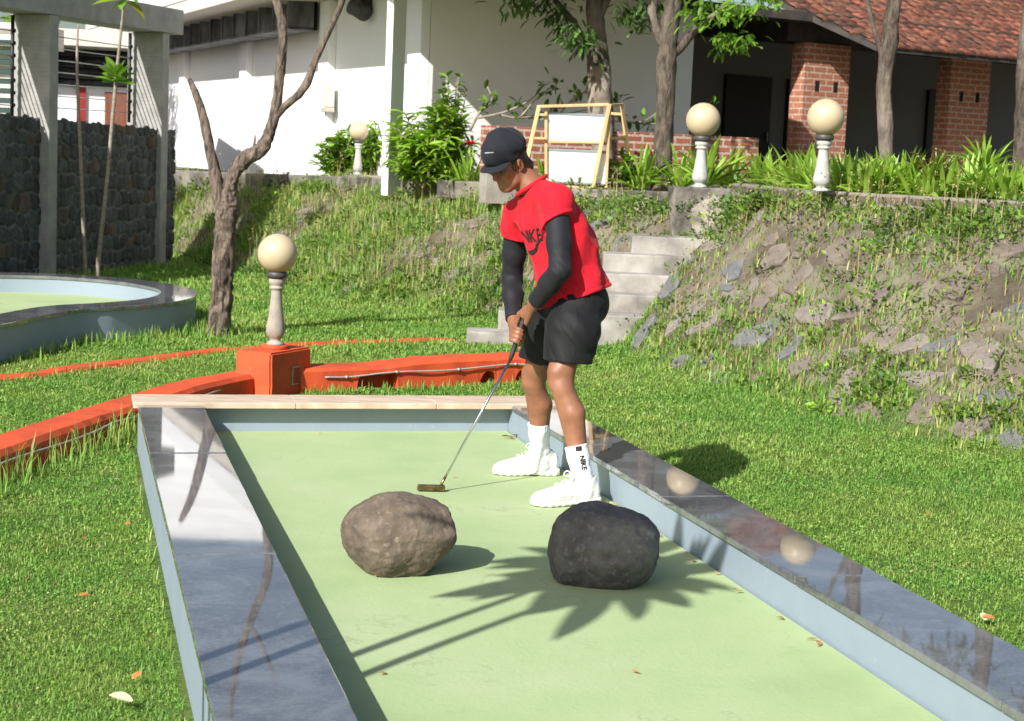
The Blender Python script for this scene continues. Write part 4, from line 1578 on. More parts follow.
def tiles():
    """rows of overlapping clay tiles on the front slope, eave at y=-1.0"""
    V, F, C = [], [], []
    pitch = R(27)
    dy, dz = math.cos(pitch), math.sin(pitch)
    tw, tl = 0.21, 0.17
    rnd = random.Random(2)
    for r in range(26):
        s = r * tl
        xl = -0.15 - s * 0.62
        n = int((9.5 - xl) / tw)
        for c in range(n):
            x0 = xl + c * tw + (0.5 * tw if r % 2 else 0)
            tone = rnd.uniform(0.55, 1.35)
            red = rnd.uniform(0.8, 1.15)
            drop = rnd.uniform(-0.012, 0.012)
            a = rnd.uniform(-0.006, 0.006)
            b = len(V)
            for ss in (s - 0.035 + drop, s + tl + 0.02):
                for k in range(5):
                    u = k / 4
                    lift = (0.030 if ss < s + 0.05 else 0.008) + 0.014 * math.cos((u - 0.5) * 4.2) + a
                    V.append((x0 + u * tw * 0.99, -1.0 + ss * dy - lift * dz, 3.02 + ss * dz + lift * dy))
                    C.append((tone * red, tone, tone))
            for k in range(4):
                F.append((b + k, b + k + 1, b + 6 + k, b + 5 + k))
            # thickness at the lower edge
            for k in range(5):
                u = k / 4
                V.append((x0 + u * tw * 0.99, -1.0 + (s - 0.035 + drop) * dy + 0.018 * dz, 3.02 + (s - 0.035 + drop) * dz - 0.012))
                C.append((tone * 0.9, tone * 0.9, tone * 0.9))
            for k in range(4):
                F.append((b + 10 + k, b + 11 + k, b + 1 + k, b + k))
    k = NT("clay_roof_tile")
    at = k.n("ShaderNodeAttribute", attribute_name="tint")
    n = k.noise(k.coord(), 9, 6, 0.7)
    a = k.ramp(n, [(0.34, (0.05, 0.025, 0.018)), (0.5, (0.15, 0.055, 0.032)), (0.7, (0.33, 0.125, 0.065))])
    k.base(k.mix(1.0, a, at.outputs["Color"], "MULTIPLY"))
    k.rough(0.85)
    k.bump(n, 0.4, 0.01)
    o = np_mesh("roof_tiles", np.array(V), np.array(F), k.m, tbld, False, col=np.array(C))
    # boarding below
    L = 26 * tl
    bm = bmesh.new()
    xl0, xl1 = -0.12, -0.12 - L * 0.62
    q = [(xl0, -1.0, 3.0), (9.5, -1.0, 3.0), (9.5, -1.0 + L * dy, 3.0 + L * dz), (xl1, -1.0 + L * dy, 3.0 + L * dz)]
    lo = [bm.verts.new((x, y, z - 0.06)) for x, y, z in q]
    hi = [bm.verts.new((x, y, z + 0.012)) for x, y, z in q]
    for i in range(4): bm.faces.new((lo[i], lo[(i + 1) % 4], hi[(i + 1) % 4], hi[i]))
    bm.faces.new(hi); bm.faces.new(list(reversed(lo)))
    bm_obj("roof_boards", bm, simple("dark_roof_timber", (0.03, 0.025, 0.022), (0.06, 0.05, 0.04), 4, 0.8), tbld)


tiles()

# ================================================================ WOODEN BOARD FRAME
MAT_WOOD = simple("pale_pine", (0.52, 0.34, 0.15), (0.66, 0.47, 0.24), 5, 0.55, 0.15, 40, 0.002, stretch=(1, 1, 0.25))
MAT_BOARD = simple("white_board", (0.74, 0.74, 0.74), (0.80, 0.80, 0.80), 3, 0.35)
YF = 18.35
fr = thing("board_stand", "pale wooden A frame stand holding two white boards on the terrace", "board stand")
P = lambda px, py, y=YF: aty(px, py, y)


def stick(name, a, b, w=0.035):
    bm = bmesh.new()
    add_beam(bm, a, b, w, w, 0.004)
    return bm_obj(name, bm, MAT_WOOD, fr)


YB = YF + 0.42
stick("rail", P(537, 106.5), P(609, 104.5), 0.03)
stick("rail", P(609, 105.5, YF + 0.02), P(623, 104.5, YB), 0.03)
stick("leg", P(539, 106), P(525, 168), 0.042)
stick("leg", P(609.5, 104), P(592, 190), 0.042)
stick("leg", P(622, 105, YB), P(632, 188, YB), 0.046)
stick("leg", P(546, 107, YF + 0.05), P(546, 186, YF + 0.05), 0.03)
stick("leg", P(609.5, 112, YF + 0.05), P(606, 188, YF + 0.05), 0.03)
stick("rail", P(535, 114.5), P(546, 114.8), 0.025)
stick("rail", P(533, 138), P(546, 138.5), 0.025)
stick("rail", P(611, 113.5, YB), P(623, 114.5, YB), 0.028)
stick("rail", P(604, 138, YF + 0.1), P(626, 138.5, YB), 0.03)
stick("rail", P(546, 141.5, YF + 0.045), P(605, 142.5, YF + 0.045), 0.028)
stick("rail", P(560, 187, YF + 0.02), P(592, 189, YF + 0.02), 0.042)
stick("rail", P(592, 190, YF + 0.03), P(632, 189.5, YB), 0.048)
stick("rail", P(520, 168, YF), P(560, 187, YF), 0.03)


def panel(px0, py0, px1, py1, y):
    a, b = P(px0, py0, y), P(px1, py1, y)
    bm = bmesh.new()
    add_box(bm, (a.x, y - 0.006, b.z), (b.x, y + 0.006, a.z), 0.002)
    o = bm_obj("white_panel", bm, MAT_BOARD, fr)
    bm = bmesh.new()
    add_box(bm, (a.x - 0.01, y - 0.012, a.z), (b.x + 0.01, y + 0.010, a.z + 0.028), 0.003)
    add_box(bm, (a.x - 0.01, y - 0.012, b.z - 0.02), (b.x + 0.01, y + 0.010, b.z), 0.003)
    bm_obj("panel_edge", bm, simple("grey_trim", (0.22, 0.25, 0.27), rough=0.5), o)
    return o


panel(548, 114.5, 606.5, 143, YF + 0.075)
panel(547.5, 151, 605, 183.5, YF + 0.075)
# ================================================================ TREES AND PLANTS
def bark_mat(name, c1, c2, c3=None, s=1.0):
    k = NT(name)
    v = k.coord((1, 1, 0.28))
    n = k.noise(v, 22 * s, 8, 0.7, 0.8)
    big = k.noise(k.coord(), 2.2, 5)
    a = k.ramp(n, [(0.38, c1), (0.60, c2)])
    if c3: a = k.mix(k.ramp(big, [(0.45, 0.0), (0.62, 0.85)]), a, c3)
    k.base(a)
    k.rough(0.9)
    k.b.inputs["Specular IOR Level"].default_value = 0.2
    k.bump(n, 1.0, 0.045)
    return k.m


MAT_BARK = bark_mat("grey_brown_bark", (0.045, 0.034, 0.027), (0.27, 0.21, 0.165))
MAT_BARKL = bark_mat("patchy_bark", (0.05, 0.04, 0.031), (0.155, 0.122, 0.095), (0.27, 0.225, 0.18))
MAT_BARKD = bark_mat("dark_bark", (0.05, 0.04, 0.033), (0.17, 0.135, 0.105), (0.24, 0.20, 0.16))
MAT_SAPSTEM = simple("pale_smooth_stem", (0.20, 0.16, 0.12), (0.33, 0.28, 0.22), 9, 0.8, 0.3, 30, 0.004, stretch=(1, 1, 3))
MAT_STRAP = leaf_mat("strap_leaf", (0.18, 0.31, 0.035), (0.29, 0.43, 0.06), rough=0.35, trans=0.35)
MAT_TREELEAF = leaf_mat("tree_leaf", (0.055, 0.115, 0.028), (0.09, 0.16, 0.04), rough=0.4, trans=0.3)
MAT_BRIGHTLEAF = leaf_mat("bright_tree_leaf", (0.13, 0.26, 0.03), (0.20, 0.34, 0.05), rough=0.4, trans=0.45)
MAT_PLUM = leaf_mat("plumeria_leaf", (0.13, 0.25, 0.03), (0.20, 0.34, 0.05), rough=0.35, trans=0.35)


def limb(pxs, y, n=26, dy=0.0):
    """path of a trunk or limb from measured outline points (px, py, radius m [, extra depth])"""
    rows = []
    for q in pxs:
        p = aty(q[0], q[1], y + (q[3] if len(q) > 3 else 0))
        rows.append((p.x, p.y, p.z, q[2]))
    S = smooth_path(rows, n)
    return S[:, :3], np.maximum(S[:, 3], 0.004)


# ---- bare tree on the lawn
t = thing("bare_tree", "leafless rough barked tree forking into bent limbs on the left lawn", "tree", (-2.39, 14.15, LAWN))


def local(path, t):
    return path - np.array(t.location)


Y = 14.15
P_, r_ = limb([(219, 341, 0.125), (219, 328, 0.098), (221, 300, 0.088), (223, 270, 0.086), (225, 235, 0.084), (227, 212, 0.088), (229, 200, 0.075), (230, 186, 0.06), (235, 171, 0.055), (245, 160, 0.058), (262, 148, 0.055), (271, 128, 0.045), (277, 100, 0.040), (281, 65, 0.037), (283, 40, 0.035), (281, 18, 0.034), (275, -3, 0.036), (266, -30, 0.03), (255, -75, 0.026), (251, -125, 0.018), (256, -160, 0.008)], Y, 240)
tube("trunk", local(P_, t), r_, MAT_BARK, t, 30, 0.27, 1)
P_, r_ = limb([(226, 222, 0.05), (219, 195, 0.058), (213, 165, 0.046), (207, 135, 0.040), (202, 112, 0.036), (195, 92, 0.028), (189, 79, 0.018)], Y, 50)
tube("limb", local(P_, t), r_, MAT_BARK, t, 14, 0.2, 4)
P_, r_ = limb([(275, 118, 0.03), (284, 107, 0.032), (296, 97, 0.031), (306, 85, 0.033), (314, 64, 0.027), (322, 46, 0.024), (332, 25, 0.023), (342, 2, 0.022), (352, -30, 0.02), (372, -70, 0.015), (388, -110, 0.007)], Y, 60)
tube("limb", local(P_, t), r_, MAT_BARK, t, 12, 0.16, 9)
P_, r_ = limb([(253, 153, 0.02), (254, 146, 0.012), (255, 139, 0.008), (255, 134, 0.004)], Y, 10)
tube("twig", local(P_, t), r_, MAT_BARK, t, 8, 0.1, 2)
P_, r_ = limb([(266, -30, 0.02), (285, -62, 0.015), (300, -100, 0.007)], Y, 16)
tube("twig", local(P_, t), r_, MAT_BARK, t, 8, 0.1, 3)


def broad_leaves(name, origins, dirs, L, W, m, parent, droop=0.35, segs=6, tints=None):
    """long leaves as folded curved strips"""
    V, F, C = [], [], []
    for i, (o, d) in enumerate(zip(origins, dirs)):
        o = np.array(o, float)
        d = np.array(d, float); d /= np.linalg.norm(d)
        s = np.cross(d, [0, 0, 1.0])
        if np.linalg.norm(s) < 1e-3: s = np.array([1.0, 0, 0])
        s /= np.linalg.norm(s)
        roll = RNG.normal(0, 0.35)
        up = np.cross(s, d)
        s = s * math.cos(roll) + up * math.sin(roll)
        l = L[i] if hasattr(L, "__len__") else L
        w = W[i] if hasattr(W, "__len__") else W
        b = len(V)
        dr = droop * RNG.uniform(0.5, 1.5)
        c = tints[i] if tints is not None else np.ones(3) * np.clip(RNG.normal(1, 0.18), 0.5, 1.5)
        p = o.copy(); dd = d.copy()
        for k in range(segs + 1):
            u = k / segs
            prof = max(0.0, math.sin(math.pi * min(1, u * 0.93 + 0.07))) ** 0.75
            hw = w / 2 * (prof if u > 0 else 0.25)
            nrm = np.cross(s, dd)
            V += [p - s * hw + nrm * hw * 0.35, p, p + s * hw + nrm * hw * 0.35]
            C += [c, c * 1.12, c]
            dd = dd + np.array([0, 0, -dr / segs * (0.4 + 1.2 * u)])
            dd /= np.linalg.norm(dd)
            p = p + dd * l / segs
        for k in range(segs):
            q = b + k * 3
            F += [(q, q + 1, q + 4, q + 3), (q + 1, q + 2, q + 5, q + 4)]
    return np_mesh(name, np.array(V), np.array(F), m, parent, True, col=np.array(C))


def rosette(c, n, L, W, rise=(0.1, 1.1)):
    O, D, Ls = [], [], []
    for i in range(n):
        th = i * 2.399 + RNG.uniform(-0.3, 0.3)
        e = rise[0] + (rise[1] - rise[0]) * (i / n)
        O.append(np.array(c) + np.array([math.cos(th), math.sin(th), 0]) * 0.015 + np.array([0, 0, (i / n - 0.5) * 0.07]))
        D.append((math.cos(th) * math.cos(e), math.sin(th) * math.cos(e), math.sin(e)))
        Ls.append(L * RNG.uniform(0.75, 1.15))
    return O, D, Ls, [W * RNG.uniform(0.8, 1.15) for _ in range(n)]


# ---- two thin plumeria saplings in front of the stone wall
ys_ = 18.7
t = thing("plumeria_sapling", "thin plumeria sapling with two leaf rosettes in front of the stone wall", "sapling")
P_, r_ = limb([(97, 281, 0.026), (100, 245, 0.024), (104, 210, 0.022), (108, 170, 0.021), (112, 125, 0.02), (116, 80, 0.02), (119, 50, 0.016), (122, 22, 0.014), (124, 0, 0.012)], ys_, 50)
tube("stem", P_, r_, MAT_SAPSTEM, t, 10, 0.08, 5)
c = aty(116, 79, ys_)
O, D, L_, W_ = rosette(c, 22, 0.21, 0.10, (0.0, 1.25))
broad_leaves("leaf_rosette", O, D, L_, W_, MAT_PLUM, t, 0.3)
c = aty(124, -2, ys_)
O, D, L_, W_ = rosette(c, 12, 0.30, 0.11, (-0.55, 0.7))
tn = [np.array([1.9, 1.0, 0.5]) if i % 3 == 0 else (np.array([1.3, 1.0, 0.7]) if i % 3 == 1 else np.array([0.8, 0.9, 0.8])) for i in range(12)]
broad_leaves("leaf_rosette", O, D, L_, W_, MAT_PLUM, t, 0.4, tints=tn)
t = thing("plumeria_sapling", "bare thin leaning stem without leaves in front of the stone wall", "sapling")
P_, r_ = limb([(86, 281, 0.023), (84, 240, 0.021), (82, 190, 0.02), (80, 140, 0.019), (78, 100, 0.017), (77, 60, 0.015), (78, 25, 0.008)], ys_, 40)
tube("stem", P_, r_, MAT_SAPSTEM, t, 10, 0.08, 6)
# ---- the sapling just outside the picture whose leaves throw their shade on the lane
for (sx, sy, h, nl, L, lab) in ((586, 571, 2.42, 26, 0.42, "tallest plumeria sapling with long leaves on the near lawn beside the lane"), (612, 580, 2.40, 26, 0.47, "plumeria sapling standing closest to the lane on the near lawn")):
    top = onz(sx, sy, 0.0)
    # the tip stands up-sun of its shade
    top = top + TO_SUN * (h / TO_SUN.z)
    t = thing("plumeria_sapling", lab, "sapling", (top.x, top.y, LAWN))
    hh = h - LAWN
    tube("stem", smooth_path([(0, 0, -0.05), (0.02, 0.0, 0.8), (-0.01, 0.01, 1.6), (0, 0, hh)], 24), np.linspace(0.026, 0.017, 24), MAT_SAPSTEM, t, 10, 0.08, 7)
    O, D, L_, W_ = rosette((0, 0, hh), nl, L, 0.13, (-0.5, 1.0))
    broad_leaves("leaf_rosette", O, D, L_, W_, MAT_PLUM, t, 0.55)


# ---- strap leaved plants
def strap_proto(seed, n=52, L=0.46, W=0.048, rise=(0.35, 1.45), droop=1.0):
    O, D, Ls, Ws = [], [], [], []
    for i in range(n):
        th = RNG.uniform(0, 6.283)
        e = RNG.uniform(*rise)
        r = RNG.uniform(0, 0.09)
        O.append((r * math.cos(th), r * math.sin(th), RNG.uniform(-0.02, 0.05)))
        D.append((math.cos(th) * math.cos(e), math.sin(th) * math.cos(e), math.sin(e)))
        Ls.append(L * RNG.uniform(0.6, 1.15)); Ws.append(W * RNG.uniform(0.7, 1.2))
    tn = [np.array([1, 1, 1.0]) * np.clip(RNG.normal(1, 0.2), 0.5, 1.5) * (np.array([1.8, 1.1, 1.0]) if RNG.random() < 0.05 else 1) for _ in range(n)]
    o = broad_leaves("strap_plant", O, D, Ls, Ws, MAT_STRAP, None, droop, tints=tn)
    me = o.data
    bpy.data.objects.remove(o)
    return me


PROT_ = [strap_proto(i) for i in range(5)]
rnd = random.Random(12)


def put_plant(me, x, y, z, s, label, group, cat="plant", name="strap_plant"):
    o = bpy.data.objects.new(name, me)
    COL.objects.link(o)
    o.location = (x, y, z)
    o.rotation_euler = (rnd.uniform(-0.1, 0.1), rnd.uniform(-0.1, 0.1), rnd.uniform(0, 6.28))
    o.scale = (s, s, s * rnd.uniform(0.85, 1.1))
    return tag(o, label, cat, group)


_wl = smooth_path([(p[0], p[1]) for p in wl[1:6]], 60)
_ws = np.concatenate([[0], np.cumsum(np.linalg.norm(np.diff(_wl, axis=0), axis=1))])
for i in range(58):
    q = int(np.searchsorted(_ws, _ws[-1] * (i + 0.5) / 58))
    q = min(max(q, 1), 58)
    tx, ty = _wl[q + 1] - _wl[q - 1]
    nl = math.hypot(tx, ty)
    off = 0.40 + (0.30 if i % 2 else 0)
    x, y = _wl[q][0] - ty / nl * off, _wl[q][1] + tx / nl * off
    if y < _wl[q][1]: x, y = _wl[q][0] + ty / nl * off, _wl[q][1] - tx / nl * off
    put_plant(rnd.choice(PROT_), x + rnd.uniform(-0.06, 0.06), y + rnd.uniform(-0.06, 0.06), gz(x, y) + 0.02, rnd.uniform(0.72, 0.98), "bright green strap leaved plant in the row behind the planter wall", "strap leaved plants behind the planter wall")
for (px, py, y, s, lab) in ((640, 186, 18.6, 0.95, "strap leaved plant beside the right leg of the wooden board stand"), (545, 186, 18.9, 0.8, "strap leaved plant seen through the left side of the wooden board stand"),
                            (468, 184, 19.9, 1.0, "strap leaved plant in the old concrete trough beside the big bushy plant"), (455, 186, 20.0, 0.7, "smallest strap leaved plant left of the concrete trough"),
                            (728, 184, 17.9, 0.9, "strap leaved plant at the foot of the brick wall right of the nearest planter lamp"), (758, 182, 18.2, 0.9, "strap leaved plant at the right end of the low brick wall"), (680, 186, 18.4, 0.95, "strap leaved plant between the dark trunk and the planter wall lamp"), (705, 182, 17.2, 1.0, "strap leaved plant standing behind the globe lamp nearest the board stand"), (985, 170, 14.6, 0.75, "tall strap leaved plant in front of the right brick pillar")):
    p = aty(px, py, y)
    put_plant(rnd.choice(PROT_), p.x, p.y, p.z - 0.03, s, lab, "strap leaved plants on the terrace")
tr = box("concrete_trough", (-0.34, -0.16, -0.1), (0.34, 0.16, 0.10), MAT_OLDCONC, None, 0.015)
p = aty(468, 190, 19.8)
tr.location = (p.x, p.y - 0.05, p.z)
tag(tr, "weathered concrete planter trough at the terrace edge left of the golfer", "planter")


def bush(name, px, py, y, rx, rz, nstem, leaves, L, W, m, label, group=None, droop=0.5, cat="shrub", tint=(1, 1, 1), up=0.5):
    """shrub: stems from one foot, lance leaves all along their upper part"""
    foot = aty(px, py, y)
    t = thing(name, label, cat, foot, 0, group)
    paths, O, D, Ls, Ws, TN = [], [], [], [], [], []
    for i in range(nstem):
        th = RNG.uniform(0, 6.283)
        rr = rx * math.sqrt(RNG.random())
        hz = rz * RNG.uniform(0.55, 1.0) * math.sqrt(max(0.1, 1 - (rr / rx) ** 2 * 0.6))
        tip = np.array([rr * math.cos(th), rr * math.sin(th), hz])
        pts = [(tip * np.array([f ** 1.3, f ** 1.3, f])) for f in np.linspace(0, 1, 6)]
        paths.append((pts, np.linspace(0.014, 0.006, 6)))
        k = leaves // nstem
        for _ in range(k):
            f = RNG.uniform(0.3, 1.0)
            a = RNG.uniform(0, 6.283)
            O.append(tip * np.array([f ** 1.3, f ** 1.3, f]))
            d = np.array([math.cos(a), math.sin(a), RNG.uniform(-0.2, up * 2)]) + 0.35 * np.array([math.cos(th), math.sin(th), 0])
            D.append(d)
            Ls.append(L * RNG.uniform(0.6, 1.2)); Ws.append(W * RNG.uniform(0.75, 1.2))
            TN.append(np.array(tint) * np.clip(RNG.normal(1, 0.22), 0.45, 1.6))
    tubes("stem", paths, MAT_SAPSTEM, t, 6)
    broad_leaves("foliage", O, D, Ls, Ws, m, t, droop, 4, TN)
    return t


bush("bushy_plant", 430, 186, 20.3, 0.56, 0.98, 52, 2300, 0.24, 0.046, MAT_STRAP, "big bushy plant of narrow drooping leaves right of the white corner post", droop=0.7)
bush("bushy_plant", 422, 187, 20.1, 0.42, 0.45, 22, 620, 0.20, 0.042, MAT_STRAP, "low bushy plant at the foot of the white corner post", droop=0.7, tint=(0.95, 0.95, 0.9))
bush("leafy_shrub", 452, 178, 20.6, 0.42, 1.30, 18, 560, 0.11, 0.055, MAT_PLUM, "tall thin shrub of small oval leaves rising behind the big bushy plant", droop=0.4, tint=(0.75, 0.8, 0.8))
bush("leafy_shrub", 342, 184, 23.4, 0.42, 0.78, 26, 1100, 0.12, 0.06, MAT_PLUM, "light green oval leaved shrub left of the farthest globe lamp", droop=0.4, tint=(1.2, 1.1, 0.9))
bush("bushy_plant", 374, 184, 23.3, 0.40, 0.95, 30, 1000, 0.22, 0.042, MAT_STRAP, "narrow leaved plant between the farthest globe lamp and the white post", droop=0.7)
bush("leafy_shrub", 628, 188, 18.75, 0.26, 0.42, 14, 260, 0.09, 0.045, MAT_PLUM, "small oval leaved shrub right of the white boards", droop=0.4, tint=(0.9, 1.0, 0.8))
bush("leafy_shrub", 548, 186, 18.95, 0.15, 0.3, 8, 120, 0.08, 0.04, MAT_PLUM, "tiny oval leaved shrub behind the golfer's back by the board stand", droop=0.4, tint=(1.0, 1.1, 0.8))
bush("weed_bush", 655, 232, 16.7, 0.25, 0.40, 16, 420, 0.055, 0.022, MAT_WEED, "dusty grey green weed bush on the bank above the concrete steps", droop=0.3, tint=(1.1, 1.15, 1.25), cat="weed")
bush("weed_bush", 762, 214, 15.0, 0.24, 0.26, 14, 400, 0.055, 0.022, MAT_WEED, "dusty weed bush flowering against the planter wall between the right lamps", droop=0.3, tint=(1.1, 1.15, 1.2), cat="weed")
bush("weed_bush", 505, 262, 17.9, 0.32, 0.30, 14, 420, 0.06, 0.024, MAT_WEED, "olive green weed bush on the bank just left of the golfer's arm", droop=0.3, tint=(1.0, 1.0, 0.9), cat="weed")
bush("rusty_shrub", 935, 186, 14.0, 0.24, 0.36, 14, 420, 0.06, 0.018, leaf_mat("rusty_leaf", (0.26, 0.13, 0.045), (0.28, 0.22, 0.06), trans=0.3), "wispy shrub with rusty orange foliage in the planter row", droop=0.3)
# bare twisting branches with a few leaves against the shaded wall
t = thing("plumeria_shrub", "sprawling plumeria with bare twisting branches and sparse leaves against the shaded wall", "shrub", (0, 0, 0))
yb = 20.0
tw = [[(470, 130, .02), (480, 112, .018), (492, 100, .014), (487, 86, .008)], [(478, 118, .018), (505, 112, .015), (530, 100, .012), (545, 84, .008)], [(500, 115, .016), (520, 118, .013), (548, 112, .01), (572, 104, .006)],
      [(520, 118, .014), (540, 95, .01), (556, 88, .008), (552, 76, .005)], [(556, 118, .015), (572, 100, .012), (586, 90, .01), (590, 70, .006)], [(540, 120, .012), (575, 112, .01), (612, 104, .008), (622, 96, .004)],
      [(560, 122, .012), (600, 120, .01), (640, 122, .008), (660, 110, .005)], [(690, 130, .012), (700, 115, .01), (712, 100, .006)], [(625, 122, .012), (652, 124, .01), (668, 118, .006)]]
paths, O, D = [], [], []
for q in tw:
    pts, rr = limb(q, yb + RNG.uniform(-0.3, 0.2), 14)
    paths.append((pts, rr))
    for _ in range(15):
        k = RNG.integers(5, 14)
        O.append(pts[min(k, 13)] + RNG.normal(0, 0.035, 3))
        D.append(RNG.normal(0, 1, 3) + [0, -0.3, 0.35])
tubes("branches", paths, MAT_SAPSTEM, t, 6)
broad_leaves("foliage", O, D, [0.13 * RNG.uniform(0.6, 1.2) for _ in O], 0.055, MAT_PLUM, t, 0.4, 4, [np.array([0.7, 0.75, 0.8]) * RNG.uniform(0.6, 1.4) for _ in O])
# red hibiscus flower
p = aty(470, 145, 19.75)
t = thing("red_flower", "bright red flower head beside the big bushy plant", "flower", p)
O, D = [], []
for i in range(12):
    a = i * 2.4
    O.append((0, 0, 0)); D.append((math.cos(a), math.sin(a) * 0.8 - 0.4, 0.5 + RNG.uniform(-0.5, 0.5)))
broad_leaves("petals", O, D, 0.075, 0.055, leaf_mat("red_petal", (0.55, 0.008, 0.012), (0.7, 0.015, 0.02), trans=0.25, tint=False), t, 0.4, 4)
tube("stalk", [(0, 0, 0), (0.01, 0.01, -0.15), (0, 0.02, -0.4)], 0.005, MAT_SAPSTEM, t, 6)


# ---- terrace trees
def leaf_cloud(name, centres, per, L, W, m, parent, tint=(1, 1, 1), spread=0.16, sc=None):
    O, D, TN = [], [], []
    for c in centres:
        cv = np.clip(RNG.normal(1, 0.2), 0.6, 1.5)
        c = np.array(c)
        for _ in range(per):
            th = RNG.uniform(0, 6.283)
            O.append(c + RNG.normal(0, spread, 3) * [1, 1, 0.6])
            D.append((math.cos(th), math.sin(th), RNG.uniform(-1.3, 0.25)))
            TN.append(np.array(tint) * cv * np.clip(RNG.normal(1, 0.2), 0.5, 1.5))
    return broad_leaves(name, O, D, [L * RNG.uniform(0.6, 1.2) for _ in O], [W * RNG.uniform(0.7, 1.2) for _ in O], m, parent, 0.5, 4, TN)


def crown_sites(c, r, n, lo=0.3):
    out = []
    while len(out) < n:
        v = RNG.normal(0, 1, 3); v /= np.linalg.norm(v)
        q = np.array(c) + v * np.array(r) * RNG.uniform(lo, 1.0)
        out.append(q)
    return out


def clump(px, py, y, n, spr):
    p = np.array(aty(px, py, y))
    return [p + RNG.normal(0, spr, 3) * [1, 1, 0.6] for _ in range(n)]


t = thing("terrace_tree", "dark leaved tree with whitewashed trunk behind the white boards", "tree")
P_, r_ = limb([(603, 195, 0.15), (602, 150, 0.135), (600, 100, 0.13), (598, 60, 0.12), (596, 30, 0.10), (595, 0, 0.09), (600, -45, 0.08), (590, -100, 0.06)], 19.15, 60)
tube("trunk", P_, r_, MAT_BARKD, t, 16, 0.12, 11)
# lime wash on the lower trunk
P2, r2 = limb([(603, 192, 0.153), (602, 150, 0.139), (600, 100, 0.134), (599, 66, 0.124)], 19.15, 30)
MAT_LIME = simple("patchy_limewash", (0.16, 0.13, 0.105), (0.50, 0.47, 0.42), 9, 0.9, 0.6, 30, 0.01, lo=0.42, hi=0.55)
MAT_LIMEB = simple("faded_limewash", (0.15, 0.115, 0.085), (0.30, 0.26, 0.21), 7, 0.9, 0.6, 30, 0.01, lo=0.4, hi=0.65)
tube("limewash_coat", P2, r2, MAT_LIMEB, t, 16, 0.12, 11)
for q in ([(596, 50, .05), (583, 38, .04), (570, 18, .035), (555, 0, .03), (535, -30, .02)], [(597, 20, .05), (612, -10, .04), (635, -40, .03)], [(594, 0, .05), (570, -40, .04), (545, -80, .02)]):
    P_, r_ = limb(q, 19.15, 20)
    tube("limb", P_, r_, MAT_BARKD, t, 8, 0.1, 3)
cs = clump(517, 2, 18.9, 3, .1) + clump(540, 4, 18.9, 4, .12) + clump(558, 12, 18.9, 3, .1) + clump(577, 33, 18.8, 4, .09) + clump(583, 45, 18.8, 2, .06) + clump(628, 5, 18.9, 4, .12) + clump(645, 8, 18.9, 3, .08)
leaf_cloud("hanging_leaves", cs, 20, 0.15, 0.038, MAT_TREELEAF, t, spread=0.10)
leaf_cloud("crown", crown_sites((0.75, 19.1, 3.9), (1.4, 1.2, 0.7), 60), 26, 0.16, 0.045, MAT_TREELEAF, t)

t = thing("terrace_tree", "forked dark trunk with bright green leaves between board stand and nearest lamp", "tree")
P_, r_ = limb([(661, 192, 0.14), (663, 150, 0.12), (665, 110, 0.118), (666, 70, 0.125), (668, 45, 0.12), (671, 20, 0.115), (674, 0, 0.11), (682, -50, 0.08), (690, -110, 0.05)], 18.7, 60)
r_ = r_ * 0.84
tube("trunk", P_, r_, MAT_BARKD, t, 16, 0.12, 15)
for q in ([(668, 58, .05), (680, 48, .05), (690, 36, .045), (702, 24, .035), (722, 8, .025), (745, -20, .015)], [(662, 45, .045), (656, 28, .045), (652, 12, .05), (653, -5, .045), (640, -60, .03)]):
    P_, r_ = limb(q, 18.7, 24)
    tube("limb", P_, r_, MAT_BARKL, t, 10, 0.12, 6)
cs = clump(700, 8, 18.4, 4, .1) + clump(715, 14, 18.4, 4, .09) + clump(735, 8, 18.4, 5, .1) + clump(725, 40, 18.4, 4, .08) + clump(742, 43, 18.4, 2, .05) + clump(760, -4, 18.4, 4, .1)
leaf_cloud("hanging_leaves", cs, 15, 0.125, 0.042, MAT_BRIGHTLEAF, t, spread=0.085)
leaf_cloud("crown", crown_sites((3.0, 18.4, 3.9), (1.2, 1.0, 0.5), 34), 26, 0.15, 0.05, MAT_BRIGHTLEAF, t)

t = thing("terrace_tree", "tree with a pale patchy trunk standing between the two brick pillars", "tree")
P_, r_ = limb([(888, 182, 0.13), (886, 150, 0.105), (885, 110, 0.11), (884, 80, 0.105), (889, 45, 0.12), (891, 20, 0.11), (895, -5, 0.10), (900, -60, 0.07), (896, -120, 0.04)], 16.6, 60)
r_ = r_ * 0.64
tube("trunk", P_, r_, MAT_BARKL, t, 18, 0.26, 21)
P_, r_ = limb([(885, 66, .035), (879, 45, .026), (871, 18, .022), (866, -5, .02), (850, -60, .012)], 16.6, 20)
tube("limb", P_, r_, MAT_BARKL, t, 8, 0.1, 8)
leaf_cloud("crown", crown_sites((3.7, 16.5, 3.9), (1.1, 0.9, 0.5), 34), 24, 0.15, 0.05, MAT_TREELEAF, t)

t = thing("terrace_tree", "slim tree beside the right brick pillar, at the far right", "tree")
P_, r_ = limb([(1023, 200, 0.12), (1024, 150, 0.09), (1025, 110, 0.085), (1027, 60, 0.085), (1034, 0, 0.08), (1040, -80, 0.05)], 15.2, 40)
tube("trunk", P_, r_, MAT_BARKL, t, 14, 0.14, 31)
leaf_cloud("crown", crown_sites((5.2, 15.4, 3.9), (1.0, 0.9, 0.5), 26), 24, 0.15, 0.05, MAT_TREELEAF, t)

